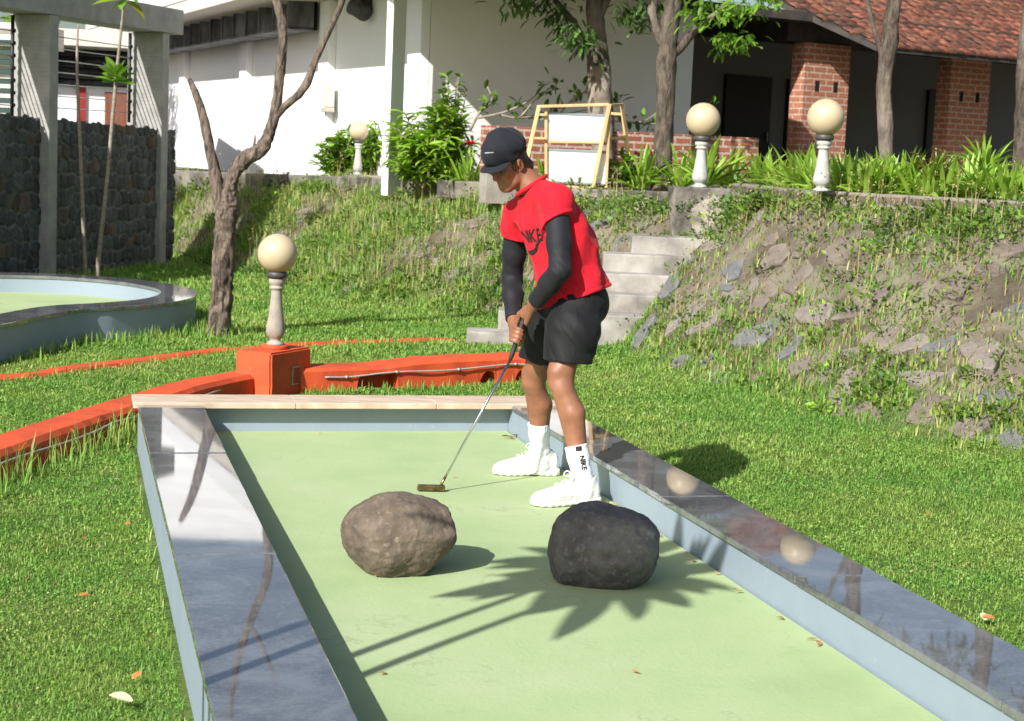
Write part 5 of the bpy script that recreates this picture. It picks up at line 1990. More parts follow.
# green foliage glimpsed over the annex at the top left
t = thing("far_tree", "bit of green tree crown above the annex roof at the far left", "tree", (-9.6, 33, 0))
tube("trunk", smooth_path([(0, 0, -0.3), (0.1, 0, 1.8), (0, 0.1, 3.4)], 12), np.linspace(0.15, 0.08, 12), MAT_BARK, t, 8)
leaf_cloud("crown", crown_sites((0.1, 0, 4.2), (1.2, 1.2, 1.0), 60), 22, 0.2, 0.07, MAT_BRIGHTLEAF, t)

# ================================================================ FALLEN LEAVES
MAT_FALL = leaf_mat("fallen_leaf", (0.62, 0.16, 0.035), (0.58, 0.30, 0.10), rough=0.6, trans=0.15, tint=False)
MAT_FALLB = leaf_mat("brown_fallen_leaf", (0.24, 0.13, 0.06), (0.36, 0.22, 0.11), rough=0.7, trans=0.1, tint=False)
MAT_FALLP = leaf_mat("pale_fallen_leaf", (0.62, 0.50, 0.33), (0.66, 0.54, 0.36), rough=0.7, trans=0.1, tint=False)


def leaf_proto(m):
    o = broad_leaves("fallen_leaf", [(-0.5, 0, 0.0)], [(1, 0, 0.25)], 1.0, 0.5, m, None, 0.5, 5, [np.ones(3)])
    me = o.data
    bpy.data.objects.remove(o)
    return me


LP = [leaf_proto(MAT_FALL), leaf_proto(MAT_FALLB), leaf_proto(MAT_FALLP)]


def leaf(px, py, z, size, k, label, group, dz=0.0):
    p = onz(px, py, z)
    o = bpy.data.objects.new("fallen_leaf", LP[k])
    COL.objects.link(o)
    zz = gz(p.x, p.y) + 0.03 if z == LAWN else z
    o.location = (p.x, p.y, zz + 0.12 * size)
    o.rotation_euler = (rnd.uniform(-0.3, 0.3), rnd.uniform(-0.3, 0.3), rnd.uniform(0, 6.28))
    o.scale = (size, size, size)
    tag(o, label, "leaf", group)


for px, py, s in ((82, 547, .05), (85, 608, .05), (137, 687, .04), (128, 532, .035), (925, 522, .05), (988, 626, .05), ):
    leaf(px, py, LAWN, s, 0, "orange fallen leaf lying on the short lawn", "orange leaves fallen on the lawn")
leaf(120, 713, LAWN, .075, 2, "pale straw coloured fallen leaf on the lawn at the bottom left", None)
leaf(983, 625, LAWN, .05, 2, "pale fallen leaf on the grass beside the right coping", None)
for px, py, s in ((375, 577, .035), (636, 674, .03), (383, 675, .03), (455, 478, .02), (320, 434, .02)):
    leaf(px, py, 0.0, s, 0, "orange leaf scrap lying on the green playing surface", "leaf scraps on the green")
for i in range(15):
    v = [8.75, 7.1, 6.98, 6.45, 6.4, 6.2, 6.1, 6.05, 5.8, 5.6, 5.55, 5.2, 5.0, 4.95, 4.9, 4.7, 4.5][i]
    p = lane(2.385 - rnd.uniform(0, 0.03), v + rnd.uniform(-.05, .05))
    q = bpy.data.objects.new("fallen_leaf", LP[i % 2])
    COL.objects.link(q)
    q.location = (p.x, p.y, 0.006)
    q.rotation_euler = (rnd.uniform(-0.3, 0.3), rnd.uniform(-0.3, 0.3), rnd.uniform(0, 6.28))
    s = rnd.uniform(0.016, 0.034)
    q.scale = (s, s, s)
    tag(q, "dry leaf scrap caught along the foot of the right lane wall", "leaf", "dry leaves along the right lane wall")
for px, py, s in ((508, 439, .07), (516, 437, .055)):
    leaf(px, py, 0.0, s, 1, "brown curled leaf in the far right corner of the green", "brown leaves in the far corner of the green")
# ================================================================ PERSON: smooth implicit surfaces, one closed mesh per piece
class Field:
    def __init__(s, lo, hi, h):
        s.lo = np.array(lo, float); s.h = h
        n = np.ceil((np.array(hi) - s.lo) / h).astype(int) + 1
        s.ax = [(s.lo[i] + h * np.arange(n[i])).astype(np.float32) for i in range(3)]
        s.D = np.full(n, 0.5, np.float32)

    def _sl(s, lo, hi):
        r = []
        for i in range(3):
            a = int(np.clip((lo[i] - s.lo[i]) / s.h, 0, len(s.ax[i]) - 1))
            b = int(np.clip((hi[i] - s.lo[i]) / s.h + 2, a + 1, len(s.ax[i])))
            r.append(slice(a, b))
        return tuple(r)

    def xyz(s, sl):
        return s.ax[0][sl[0]][:, None, None], s.ax[1][sl[1]][None, :, None], s.ax[2][sl[2]][None, None, :]

    def put(s, fn, lo, hi, k=0.01, op="u"):
        m = k + 4 * s.h
        sl = s._sl(np.array(lo) - m, np.array(hi) + m)
        d = fn(*s.xyz(sl)).astype(np.float32)
        o = s.D[sl]
        if op == "u":
            e = np.maximum(k - np.abs(o - d), 0) / max(k, 1e-6)
            s.D[sl] = np.minimum(o, d) - e * e * k * 0.25
        else:                                   # carve
            e = np.maximum(k - np.abs(o + d), 0) / max(k, 1e-6)
            s.D[sl] = np.maximum(o, -d) + e * e * k * 0.25

    def rc(s, a, b, ra, rb, k=0.01, op="u"):
        a = np.array(a, float); b = np.array(b, float)
        ab = b - a; L2 = ab @ ab + 1e-12
        def fn(x, y, z):
            t = np.clip(((x - a[0]) * ab[0] + (y - a[1]) * ab[1] + (z - a[2]) * ab[2]) / L2, 0, 1)
            return np.sqrt((x - a[0] - ab[0] * t) ** 2 + (y - a[1] - ab[1] * t) ** 2 + (z - a[2] - ab[2] * t) ** 2) - (ra + (rb - ra) * t)
        r = max(ra, rb)
        s.put(fn, np.minimum(a, b) - r, np.maximum(a, b) + r, k, op)

    def chain(s, pts, rs, k=0.01):
        for i in range(len(pts) - 1):
            s.rc(pts[i], pts[i + 1], rs[i], rs[i + 1], k)

    def ell(s, c, axes, r, k=0.01, op="u"):
        c = np.array(c, float); r = np.array(r, float) * (HS if axes is HA else 1.0); A = np.array(axes, float)
        def fn(x, y, z):
            dx, dy, dz = x - c[0], y - c[1], z - c[2]
            q = [(A[i][0] * dx + A[i][1] * dy + A[i][2] * dz) for i in range(3)]
            k0 = np.sqrt(sum((q[i] / r[i]) ** 2 for i in range(3)))
            k1 = np.sqrt(sum((q[i] / r[i] ** 2) ** 2 for i in range(3))) + 1e-9
            return k0 * (k0 - 1) / k1
        m = r.max()
        s.put(fn, c - m, c + m, k, op)

    def loft(s, keys, k=0.01, axis=(0, 0, 1), origin=(0, 0, 0), n=2.2, grow=0.0, caps=True):
        """keys: (t, centre, side axis, front axis, a, b) along a straight direction"""
        ax = np.array(axis, float); og = np.array(origin, float)
        t = np.array([q[0] for q in keys], float)
        tab = np.array([[*q[1], *q[2], *q[3], q[4] + grow, q[5] + grow] for q in keys], float)
        def fn(x, y, z):
            tt = (x - og[0]) * ax[0] + (y - og[1]) * ax[1] + (z - og[2]) * ax[2]
            tc = np.clip(tt, t[0], t[-1])
            v = [np.interp(tc, t, tab[:, j]) for j in range(11)]
            dx, dy, dz = x - v[0], y - v[1], z - v[2]
            sx = (dx * v[3] + dy * v[4] + dz * v[5]) / v[9]
            fx = (dx * v[6] + dy * v[7] + dz * v[8]) / v[10]
            d = ((np.abs(sx) ** n + np.abs(fx) ** n) ** (1 / n) - 1) * np.minimum(v[9], v[10])
            if caps: d = np.maximum(d, np.maximum(t[0] - tt, tt - t[-1]))
            return d
        P = tab[:, :3]; m = tab[:, 9:].max() * 1.05
        s.put(fn, P.min(0) - m, P.max(0) + m, k)

    def cut(s, p, n, k=0.004):
        """keep the side n points away from"""
        p = np.array(p, float); n = np.array(n, float); n = n / np.linalg.norm(n)
        x, y, z = s.xyz((slice(None),) * 3)
        d = ((x - p[0]) * n[0] + (y - p[1]) * n[1] + (z - p[2]) * n[2]).astype(np.float32)
        e = np.maximum(k - np.abs(s.D - d), 0) / k
        s.D = np.maximum(s.D, d) + e * e * k * 0.25

    def warp(s, fn):
        x, y, z = s.xyz((slice(None),) * 3)
        s.D = s.D + fn(x, y, z).astype(np.float32)

    def mesh(s):
        D = s.D
        ins = D < 0
        c = [ins[i:D.shape[0] - 1 + i, j:D.shape[1] - 1 + j, k:D.shape[2] - 1 + k] for i in (0, 1) for j in (0, 1) for k in (0, 1)]
        cnt = sum(q.astype(np.int8) for q in c)
        act = np.argwhere((cnt > 0) & (cnt < 8))
        idx = np.full(cnt.shape, -1, np.int32)
        idx[act[:, 0], act[:, 1], act[:, 2]] = np.arange(len(act))
        off = np.array([(i, j, k) for i in (0, 1) for j in (0, 1) for k in (0, 1)])
        vals = np.stack([D[act[:, 0] + o[0], act[:, 1] + o[1], act[:, 2] + o[2]] for o in off], 1)
        S = np.zeros((len(act), 3)); C = np.zeros(len(act))
        for a in range(8):
            for b in range(a + 1, 8):
                if np.abs(off[a] - off[b]).sum() != 1: continue
                va, vb = vals[:, a], vals[:, b]
                m = (va < 0) != (vb < 0)
                t = np.where(m, va / np.where(m, va - vb, 1), 0)[:, None]
                S += np.where(m[:, None], off[a] + (off[b] - off[a]) * t, 0)
                C += m
        V = (act + S / np.maximum(C, 1)[:, None]) * s.h + s.lo
        F = []
        for ax in range(3):
            o1, o2 = [(1, 2), (2, 0), (0, 1)][ax]
            sh = [slice(None)] * 3; sh2 = [slice(None)] * 3
            sh[ax] = slice(0, -1); sh2[ax] = slice(1, None)
            a, b = ins[tuple(sh)], ins[tuple(sh2)]
            e = np.argwhere(a != b)
            e = e[(e[:, o1] > 0) & (e[:, o2] > 0) & (e[:, o1] < D.shape[o1] - 1) & (e[:, o2] < D.shape[o2] - 1)]
            flip = ~a[e[:, 0], e[:, 1], e[:, 2]]
            def g(d1, d2):
                q = e.copy(); q[:, o1] -= d1; q[:, o2] -= d2
                return idx[q[:, 0], q[:, 1], q[:, 2]]
            f = np.stack([g(1, 1), g(0, 1), g(0, 0), g(1, 0)], 1)
            f[flip] = f[flip][:, ::-1]
            F.append(f)
        F = np.concatenate(F)
        F = F[(F >= 0).all(1)]
        return V, F

    def build(s, name, m, parent, relax=2):
        V, F = s.mesh()
        V = V.copy()
        e = np.concatenate([F[:, [0, 1]], F[:, [1, 2]], F[:, [2, 3]], F[:, [3, 0]]])
        for _ in range(relax):
            A = np.zeros_like(V); c = np.zeros(len(V))
            np.add.at(A, e[:, 0], V[e[:, 1]]); np.add.at(A, e[:, 1], V[e[:, 0]])
            np.add.at(c, e[:, 0], 1); np.add.at(c, e[:, 1], 1)
            V = V * 0.5 + 0.5 * A / np.maximum(c, 1)[:, None]
        og = np.array(PER.location)
        return np_mesh(name, V - og, F, m, parent, True)


def unit(v):
    v = np.array(v, float)
    return v / np.linalg.norm(v)


def A_(px, py, y):
    return np.array(aty(px, py, y))


def skin_mat():
    k = NT("brown_skin")
    v = k.coord()
    n = k.noise(v, 13, 7, 0.65)
    k.base(k.ramp(n, [(0.3, (0.205, 0.084, 0.042)), (0.7, (0.305, 0.135, 0.073))]))
    k.rough(k.ramp(k.noise(v, 30, 4), [(0.3, 0.42), (0.7, 0.56)]))
    k.b.inputs["Subsurface Weight"].default_value = 0.12
    k.b.inputs["Subsurface Radius"].default_value = (0.012, 0.005, 0.003)
    k.bump(k.noise(v, 260, 3), 0.12, 0.001)
    return k.m


def cloth_mat(name, c, c2, rough=0.85, sheen=0.2, weave=420, fold=0.25):
    k = NT(name)
    v = k.coord()
    k.base(k.ramp(k.noise(v, 6, 4), [(0.3, c), (0.7, c2)]))
    k.rough(rough)
    k.b.inputs["Sheen Weight"].default_value = sheen
    k.b.inputs["Specular IOR Level"].default_value = 0.3
    h = k.math("ADD", k.math("MULTIPLY", k.noise(k.coord((1, 1, 0.5)), 26, 3, 0.5, 0.6), 1.0), k.math("MULTIPLY", k.noise(v, weave, 2), 0.08))
    k.bump(h, fold, 0.012)
    return k.m


MAT_SKIN = skin_mat()
MAT_RED_T = cloth_mat("red_jersey", (0.50, 0.005, 0.016), (0.58, 0.008, 0.022), 0.85, 0.05, fold=0.35)
MAT_BLKSL = cloth_mat("black_sleeve_fabric", (0.009, 0.009, 0.012), (0.014, 0.014, 0.018), 0.7, 0.04, fold=0.15)
MAT_SHORT = cloth_mat("black_shorts_fabric", (0.005, 0.005, 0.0055), (0.008, 0.008, 0.009), 0.7, 0.04, fold=0.35)
MAT_CAP = cloth_mat("navy_black_cap_fabric", (0.008, 0.009, 0.014), (0.014, 0.016, 0.023), 0.85, 0.05, fold=0.15)
MAT_SOCK = cloth_mat("white_sock_knit", (0.72, 0.73, 0.76), (0.80, 0.80, 0.82), 0.9, 0.2, fold=0.25)
MAT_SHOE = simple("white_shoe_leather", (0.70, 0.70, 0.66), (0.80, 0.80, 0.77), 16, 0.45, 0.2, 60, 0.002)
MAT_SOLE = simple("white_rubber_sole", (0.60, 0.60, 0.54), (0.72, 0.71, 0.66), 20, 0.6, 0.2, 60, 0.002)
MAT_HAIR = simple("dark_brown_hair", (0.022, 0.013, 0.008), (0.06, 0.035, 0.02), 30, 0.5, 0.7, 120, 0.003, stretch=(1, 1, 0.2))
MAT_INK = simple("black_print", (0.012, 0.011, 0.010), rough=0.6)
MAT_NAVY = simple("dark_maroon_print", (0.022, 0.012, 0.02), rough=0.7)

PER = thing("person", "man in red T-shirt, black cap and shorts bending over a putter", "person", (0.27, 7.71, 0.0))

# skeleton (metres; x right, y away, z up; he faces -x, his left side towards the viewer)
hipN, kneeN, ankN = np.array([.290, 7.615, .87]), A_(560, 378, 7.475), A_(584, 484, 7.41)
hipF, kneeF, ankF = np.array([.222, 7.800, .87]), A_(533.5, 378, 7.93), A_(541, 457, 8.04)
pelv, waist, chest, neckb = A_(574, 297, 7.71), A_(565, 266, 7.71), A_(546, 224, 7.71), A_(536, 186.5, 7.70)
shN, elN, wrN = A_(557, 204, 7.555), A_(560, 270, 7.43), A_(534, 304, 7.565)
shF, elF, wrF = A_(517, 217, 7.865), A_(512, 279, 7.94), A_(514, 322, 7.745)
headC = A_(507.5, 162, 7.675)
s_ch = unit(shN - shF); f_ch = unit(np.cross(s_ch, [0, 0, -1.0]))
f_ch = unit(np.array([-.80, -.58, -.12])); f_ch = unit(f_ch - s_ch * (f_ch @ s_ch))
f_pl = unit([-.95, -.31, 0]); s_pl = unit([.31, -.95, 0])


def torso_keys(scale=1.0):
    rows = [(.800, .274, .186, .158, 0), (.88, .268, .186, .154, 0), (.95, .248, .176, .140, .25), (1.02, .222, .165, .128, .5), (1.10, .190, .178, .128, .8), (1.18, .158, .186, .122, 1), (1.245, .138, .176, .105, 1), (1.29, .130, .130, .088, 1), (1.335, .124, .075, .065, 1)]
    K = []
    for z, x, a, b, m in rows:
        s = unit(s_pl * (1 - m) + np.array([s_ch[0], s_ch[1], 0]) * m)
        f = unit(f_pl * (1 - m) + np.array([f_ch[0], f_ch[1], 0]) * m)
        K.append((z, (x, 7.71, z), s, f, a * scale, b * scale))
    return K


HS = 0.885          # head size against the drawn-up head
# head frame
fd = unit([-.60, -.59, -.50])
ud = unit(np.array([0, 0, 1.0]) - fd * fd[2])
ld = np.cross(ud, fd)           # his left


def H(f, l, u):
    return headC + (fd * f + ld * l + ud * u) * HS


HA = [fd, ld, ud]

# ---- grip axis of the putter
gA, gB = A_(512.5, 353, 7.615), A_(528, 306, 7.645)
gdir = unit(gA - gB)            # down the shaft


def grip(px_y):
    t = (px_y - 306) / (353 - 306)
    return gB + (gA - gB) * t


def hand(F, C, side, sense, wrist):
    """hand closed round the shaft at C; side = towards the palm, fingers wrap with the given sense"""
    g = gdir
    p = unit(side - g * (side @ g))
    q = np.cross(g, p) * sense
    W_ = wrist + (C + p * 0.03 - wrist) * 0.12
    kn = []
    for i in range(4):
        o = (i - 1.5) * 0.0185
        K = C - g * 0.004 + g * o + p * 0.030 + q * 0.010
        kn.append(K)
        F.rc(W_ + g * o * 0.55, K, 0.0175, 0.0115, 0.010)
    F.rc(W_, C + p * 0.030 - q * 0.012 - g * 0.005, 0.022, 0.017, 0.012)
    L = (1.0, 1.1, 1.05, 0.85)
    for i in range(4):
        o = (1.5 - i) * 0.0185          # index nearest the club head
        base = C + g * o - g * 0.004
        pts, rs = [], []
        n = 6
        for j in range(n + 1):
            th = R(12) + R(195) * L[i] * j / n
            rad = 0.0305 - 0.0085 * min(1, j / 2.0)
            pts.append(base + (p * math.cos(th) + q * math.sin(th)) * rad + g * 0.004 * j / n)
            rs.append(0.0098 - 0.0022 * j / n + (0.0008 if j in (2, 4) else 0))
        F.chain(pts, rs, 0.0035)
    # thumb from the side of the palm, lying down the shaft
    b0 = W_ + (C - W_) * 0.35 - q * 0.014
    t1 = C - q * 0.026 + p * 0.006 - g * 0.006
    t2 = C - q * 0.0235 - p * 0.006 + g * 0.030
    t3 = C - q * 0.0215 - p * 0.010 + g * 0.052
    F.chain([b0, t1, t2, t3], [0.017, 0.0125, 0.0105, 0.0085], 0.006)


def body():
    F = Field((-0.16, 7.25, 0.05), (0.52, 8.22, 1.64), 0.004)
    F.loft(torso_keys(0.80), 0.02)
    F.ell((.262, 7.712, .85), [f_pl, s_pl, np.array([0, 0, 1.0])], (.104, .134, .10), .03)
    for hip, kn, an, out in ((hipN, kneeN, ankN, -1), (hipF, kneeF, ankF, 1)):
        mid = hip * .5 + kn * .5 + np.array([-.012, 0, 0])
        F.chain([hip, mid, kn + (hip - kn) * .12], [.092, .078, .057], .02)
        F.rc(kn + [-.014, 0, .022], kn + [-.014, 0, -.022], .043, .040, .015)          # knee cap
        F.rc(kn + (hip - kn) * .12, kn + (an - kn) * .10, .055, .048, .015)
        c1 = kn + (an - kn) * .33 + np.array([.022, 0.0, 0])
        c2 = kn + (an - kn) * .68 + np.array([.008, 0, 0])
        F.chain([kn + (an - kn) * .08, c1, c2, an], [.046, .051, .039, .034], .015)
        F.rc(kn + (an - kn) * .15 + [-.016, 0, 0], kn + (an - kn) * .8 + [-.010, 0, 0], .030, .025, .012)   # shin
        toe = np.array([-.05, -.015, -.055]) if out < 0 else np.array([-.05, -.006, -.055])
        F.chain([an, an + toe], [.036, .024], .02)
    # arms
    F.chain([shN, shN * .45 + elN * .55, elN], [.054, .046, .040], .02)
    F.chain([elN, elN * .6 + wrN * .4, wrN], [.040, .041, .029], .012)
    F.chain([shF, shF * .45 + elF * .55, elF], [.054, .046, .040], .02)
    F.chain([elF, elF * .6 + wrF * .4, wrF], [.040, .041, .029], .012)
    # neck and head
    F.rc(neckb + [0.01, 0, -.03], H(-.028, 0, -.065), .066, .054, .02)
    F.rc(neckb + [.01, -.01, -.04], shN + [-.03, .02, .0], .05, .045, .03)
    F.rc(neckb + [.0, .01, -.04], shF + [.02, -.02, .0], .05, .045, .03)
    F.ell(H(-.012, 0, .035), HA, (.098, .077, .092), .01)
    F.ell(H(.030, 0, -.040), HA, (.066, .060, .078), .03)
    F.ell(H(.012, 0, -.055), HA, (.060, .064, .052), .02)                     # jaw
    F.rc(H(.064, -.012, -.106), H(.064, .012, -.106), .021, .021, .02)         # chin
    F.rc(H(.040, .046, -.084), H(.064, .012, -.104), .020, .018, .02)
    F.rc(H(.040, -.046, -.084), H(.064, -.012, -.104), .020, .018, .02)
    for s in (-1, 1):
        F.ell(H(.062, s * .040, -.026), HA, (.026, .022, .020), .015)           # cheek bone
        F.rc(H(.080, s * .012, .020), H(.066, s * .048, .020), .011, .011, .010)  # brow
        F.ell(H(.086, s * .031, .001), HA, (.012, .015, .009), .006, "c")         # eye socket
        F.ell(H(.071, s * .031, .000), HA, (.014, .015, .013), .005)
        # ear
        F.ell(H(-.008, s * .079, -.012), [unit(fd * .95 + ud * -.25), unit(ld + fd * -.3 * s), unit(ud + fd * .2)], (.019, .010, .033), .006)
        F.ell(H(-.002, s * .088, -.010), HA, (.009, .006, .017), .004, "c")
        F.ell(H(-.002, s * .078, -.040), HA, (.009, .008, .010), .006)
        F.rc(H(.098, s * .009, -.042), H(.092, s * .013, -.043), .0075, .007, .006)  # nostril wing
    F.rc(H(.088, 0, .012), H(.110, 0, -.032), .0085, .0125, .010)
    F.ell(H(.089, 0, -.066), HA, (.012, .024, .0065), .005)
    F.ell(H(.087, 0, -.078), HA, (.012, .021, .0075), .005)
    F.rc(H(.098, -.024, -.0718), H(.098, .024, -.0718), .0028, .0028, .003, "c")
    # hands: left above, back towards the viewer; right below, fingertips towards the viewer
    hand(F, grip(317), np.array([.25, -.95, .1]), -1, wrN)
    hand(F, grip(336), np.array([-.45, .85, .1]), -1, wrF)
    return F.build("body", MAT_SKIN, PER, 2)


BODY = body()
# face: eyes, brows, lips are children of the person
for s in (-1, 1):
    F = Field(headC - .14, headC + .16, 0.003)
    F.chain([H(.087, s * .012, .023), H(.085, s * .032, .028), H(.070, s * .052, .020)], [.0045, .005, .0035], .003)
    F.build("eyebrow", MAT_HAIR, PER, 1)
MAT_EYE = simple("eye_white", (0.26, 0.22, 0.19), rough=0.3)
MAT_IRIS = simple("dark_iris", (0.02, 0.012, 0.008), rough=0.15)
for s in (-1, 1):
    bm = bmesh.new()
    bmesh.ops.create_uvsphere(bm, u_segments=16, v_segments=10, radius=0.0125)
    e = bm_obj("eye", bm, MAT_EYE, PER, True)
    e.location = Vector(H(.0705, s * .031, -.0015)) - PER.location
    bm = bmesh.new()
    bmesh.ops.create_uvsphere(bm, u_segments=12, v_segments=8, radius=0.006)
    i_ = bm_obj("iris", bm, MAT_IRIS, e, True)
    i_.location = Vector(fd) * 0.0085 + Vector(ud) * -0.003


def hair():
    F = Field(headC - .2, headC + .2, 0.004)
    F.ell(H(-.022, 0, .030), HA, (.096, .0835, .094), .01)
    F.ell(H(-.060, 0, -.045), HA, (.050, .066, .062), .02)
    F.chain([H(-.075, .04, -.06), H(-.082, .035, -.105)], [.03, .016], .02)
    F.chain([H(-.082, 0, -.06), H(-.092, 0, -.115)], [.034, .018], .02)
    F.chain([H(-.075, -.04, -.06), H(-.082, -.035, -.105)], [.03, .016], .02)
    F.ell(H(.030, .066, -.005), HA, (.012, .010, .032), .008)      # sideburns
    F.ell(H(.030, -.066, -.005), HA, (.012, .010, .032), .008)
    F.ell(H(.070, 0, -.035), HA, (.085, .12, .085), .006, "c")
    F.ell(H(.030, .069, -.006), HA, (.011, .008, .028), .006)
    for s in (-1, 1):
        F.ell(H(-.004, s * .088, -.014), HA, (.026, .03, .036), .006, "c")
    F.warp(lambda x, y, z: 0.0025 * np.sin(x * 310 + y * 190) * np.cos(y * 260 - z * 60))
    return F.build("hair", MAT_HAIR, PER, 1)


hair()


def cap():
    F = Field(headC - .26, headC + .24, 0.004)
    F.ell(H(-.016, 0, .052), HA, (.114, .094, .100), .01)
    F.ell(H(-.006, 0, .090), HA, (.104, .090, .062), .03)
    F.rc(H(.085, 0, .075), H(.0, 0, .125), .035, .04, .05)
    F.cut(H(-.02, 0, .026), unit(-ud * 1.0 - fd * 0.10))
    F.warp(lambda x, y, z: 0.0022 * np.sin(x * 70 + z * 95 + 2 * np.sin(y * 50)) + 0.0015 * np.sin(y * 120 + z * 60))
    c = F.build("cap", MAT_CAP, PER, 1)
    F = Field(headC - .30, headC + .24, 0.003)
    # curved brim: thin shell of a bent disc
    def fn(x, y, z):
        dx, dy, dz = x - headC[0], y - headC[1], z - headC[2]
        f = (dx * fd[0] + dy * fd[1] + dz * fd[2]) / HS
        l = (dx * ld[0] + dy * ld[1] + dz * ld[2]) / HS
        u = (dx * ud[0] + dy * ud[1] + dz * ud[2]) / HS
        surf = 0.047 - 3.2 * l ** 2 - 0.20 * (f - .06)
        thick = np.abs(u - surf) - 0.0032
        plan = (((f - .070) / .088) ** 2 + (np.abs(l) / .083) ** 2.4) ** 0.5
        return np.maximum(thick, (plan - 1) * .07)
    F.put(fn, H(.07, 0, .03) - .14, H(.07, 0, .03) + .14, 0.004)
    F.put(lambda x, y, z: np.sqrt((x - H(-.012, 0, .03)[0]) ** 2 + (y - H(-.012, 0, .03)[1]) ** 2 + (z - H(-.012, 0, .03)[2]) ** 2) - .072, H(-.012, 0, .03) - .08, H(-.012, 0, .03) + .08, 0.003, "c")
    F.build("brim", MAT_CAP, c, 1)
    for o in c.children: o.location = (0, 0, 0)
    # band seam and small stitched mark on the front
    pts = []
    for i in range(41):
        th = -math.pi + 2 * math.pi * i / 40
        pts.append(Vector(H(-.016 + .1155 * math.cos(th), .0955 * math.sin(th), .040 - .10 * (.1155 * math.cos(th)))) - PER.location)
    return c


CAP = cap()


def shirt():
    F = Field((-0.16, 7.30, 0.74), (0.52, 8.15, 1.40), 0.004)
    K = torso_keys(1.0)
    F.loft(K, 0.02, grow=0.012)
    # shoulders and short sleeves
    F.rc(neckb + [0.0, 0.0, -.03], shN + [-.005, .0, .010], .072, .074, .03)
    F.rc(neckb + [0.0, .02, -.035], shF + [.01, -.01, .012], .070, .062, .03)
    seN = shN + (elN - shN) * .26
    seF = shF + (elF - shF) * .32
     # folds: drape from the shoulders, bunching at the waist
    def folds(x, y, z):
        a = 0.0050 * np.sin(38 * x + 22 * y - 30 * z + 1.8 * np.sin(9 * z + 7 * y)) - 0.010 * (1 - np.abs(np.sin(13 * z + 17 * x - 9 * y + 1.2 * np.sin(11 * y + 5 * z)))) ** 4
        b = -0.008 * (1 - np.abs(np.sin(30 * z + 20 * x + 1.6 * np.sin(14 * y + 9 * x)))) ** 4 * np.clip((1.04 - z) * 6, 0, 1) + 0.0030 * np.sin(60 * z + 26 * x + 2.2 * np.sin(14 * y + 6 * x)) * np.clip((1.02 - z) * 6, 0.15, 1)
        c = 0.0030 * np.sin(75 * y - 20 * z + 3 * np.sin(11 * x))
        return (a + b + c) * 0.9 * np.clip((1.27 - z) * 12, 0.12, 1)
    F.warp(folds)
    # hem, sleeve ends, neckline
    F.cut((.13, 7.7, .815), (.38, -.05, -1.0))
    hn = unit([.38, -.05, -1.0])
    F.warp(lambda x, y, z: .0028 * np.exp(-((((x - .13) * hn[0] + (y - 7.7) * hn[1] + (z - .815) * hn[2]) + .022) / .0035) ** 2))
    # short sleeves, cut straight across the arm
    for sh, se, el, r0, r1 in ((shN, seN, elN, .072, .069), (shF, seF, elF, .068, .066)):
        G = Field((-0.16, 7.30, 0.74), (0.52, 8.15, 1.40), 0.004)
        G.rc(sh + (sh - el) * .04, se + (el - sh) * .2, r0, r1, .01)
        G.warp(folds)
        G.cut(se, unit(el - sh) + (np.array([.40, 0, 0]) if sh is shN else np.array([-.06, 0, -.05])), .003)
        sn = unit(unit(el - sh) + (np.array([.40, 0, 0]) if sh is shN else np.array([-.06, 0, -.05])))
        G.warp(lambda x, y, z: .0028 * np.exp(-((((x - se[0]) * sn[0] + (y - se[1]) * sn[1] + (z - se[2]) * sn[2]) + .018) / .0035) ** 2))
        k = .028
        e = np.maximum(k - np.abs(F.D - G.D), 0) / k
        F.D = np.minimum(F.D, G.D) - e * e * k * .25
    nb = neckb + np.array([-.028, -.012, .010])
    nax = unit(H(-.02, 0, -.06) - neckb)
    F.put(lambda x, y, z: np.sqrt((x - nb[0]) ** 2 + (y - nb[1]) ** 2 + (z - nb[2] - .004) ** 2) - .072, nb - .09, nb + .09, .004, "c")
    return F.build("t_shirt", MAT_RED_T, PER, 2)


SHIRT = shirt()


def collar():
    """ribbed neckband lying round the base of the neck"""
    F = Field(neckb - .16, neckb + .16, 0.003)
    c = neckb + np.array([-.020, -.008, .004])
    ax = unit(unit(H(-.02, 0, -.06) - neckb) + np.array([.25, 0, .55]))
    pts = []
    a = unit(np.cross(ax, [0, 1, 0])); b = np.cross(ax, a)
    for i in range(33):
        t = 2 * math.pi * i / 32
        pts.append(c + a * .074 * math.cos(t) + b * .078 * math.sin(t) - ax * .010 * math.cos(t))
    for i in range(32): F.rc(pts[i], pts[i + 1], .0095, .0095, .002)
    F.build("collar", MAT_RED_T, SHIRT, 1).location = (0, 0, 0)


collar()


def sleeves():
    for sh, el, wr, tag_ in ((shN, elN, wrN, 0), (shF, elF, wrF, 1)):
        F = Field(np.minimum(np.minimum(sh, el), wr) - .1, np.maximum(np.maximum(sh, el), wr) + .1, 0.004)
        a = sh + (el - sh) * .10
        F.chain([a, sh * .4 + el * .6, el], [.056, .052, .046], .02)
        w2 = wr + (el - wr) * .06
        F.chain([el, el * .6 + wr * .4, w2 + (el - w2) * .16], [.046, .046, .037], .02)
        F.warp(lambda x, y, z: 0.0011 * np.sin(120 * z + 90 * x + 3 * np.sin(30 * y + 20 * x)) * np.exp(-((z - el[2]) / .07) ** 2))
        cuff0, cuff1 = w2 + (el - w2) * .20, w2
        F.chain([cuff0, cuff1 + (wr - el) * .10], [.0400, .0375], .004)
        ax = unit(wr - el)
        F.cut(cuff1, ax, .003)
        F.build("arm_sleeve", MAT_BLKSL, PER, 1)


sleeves()


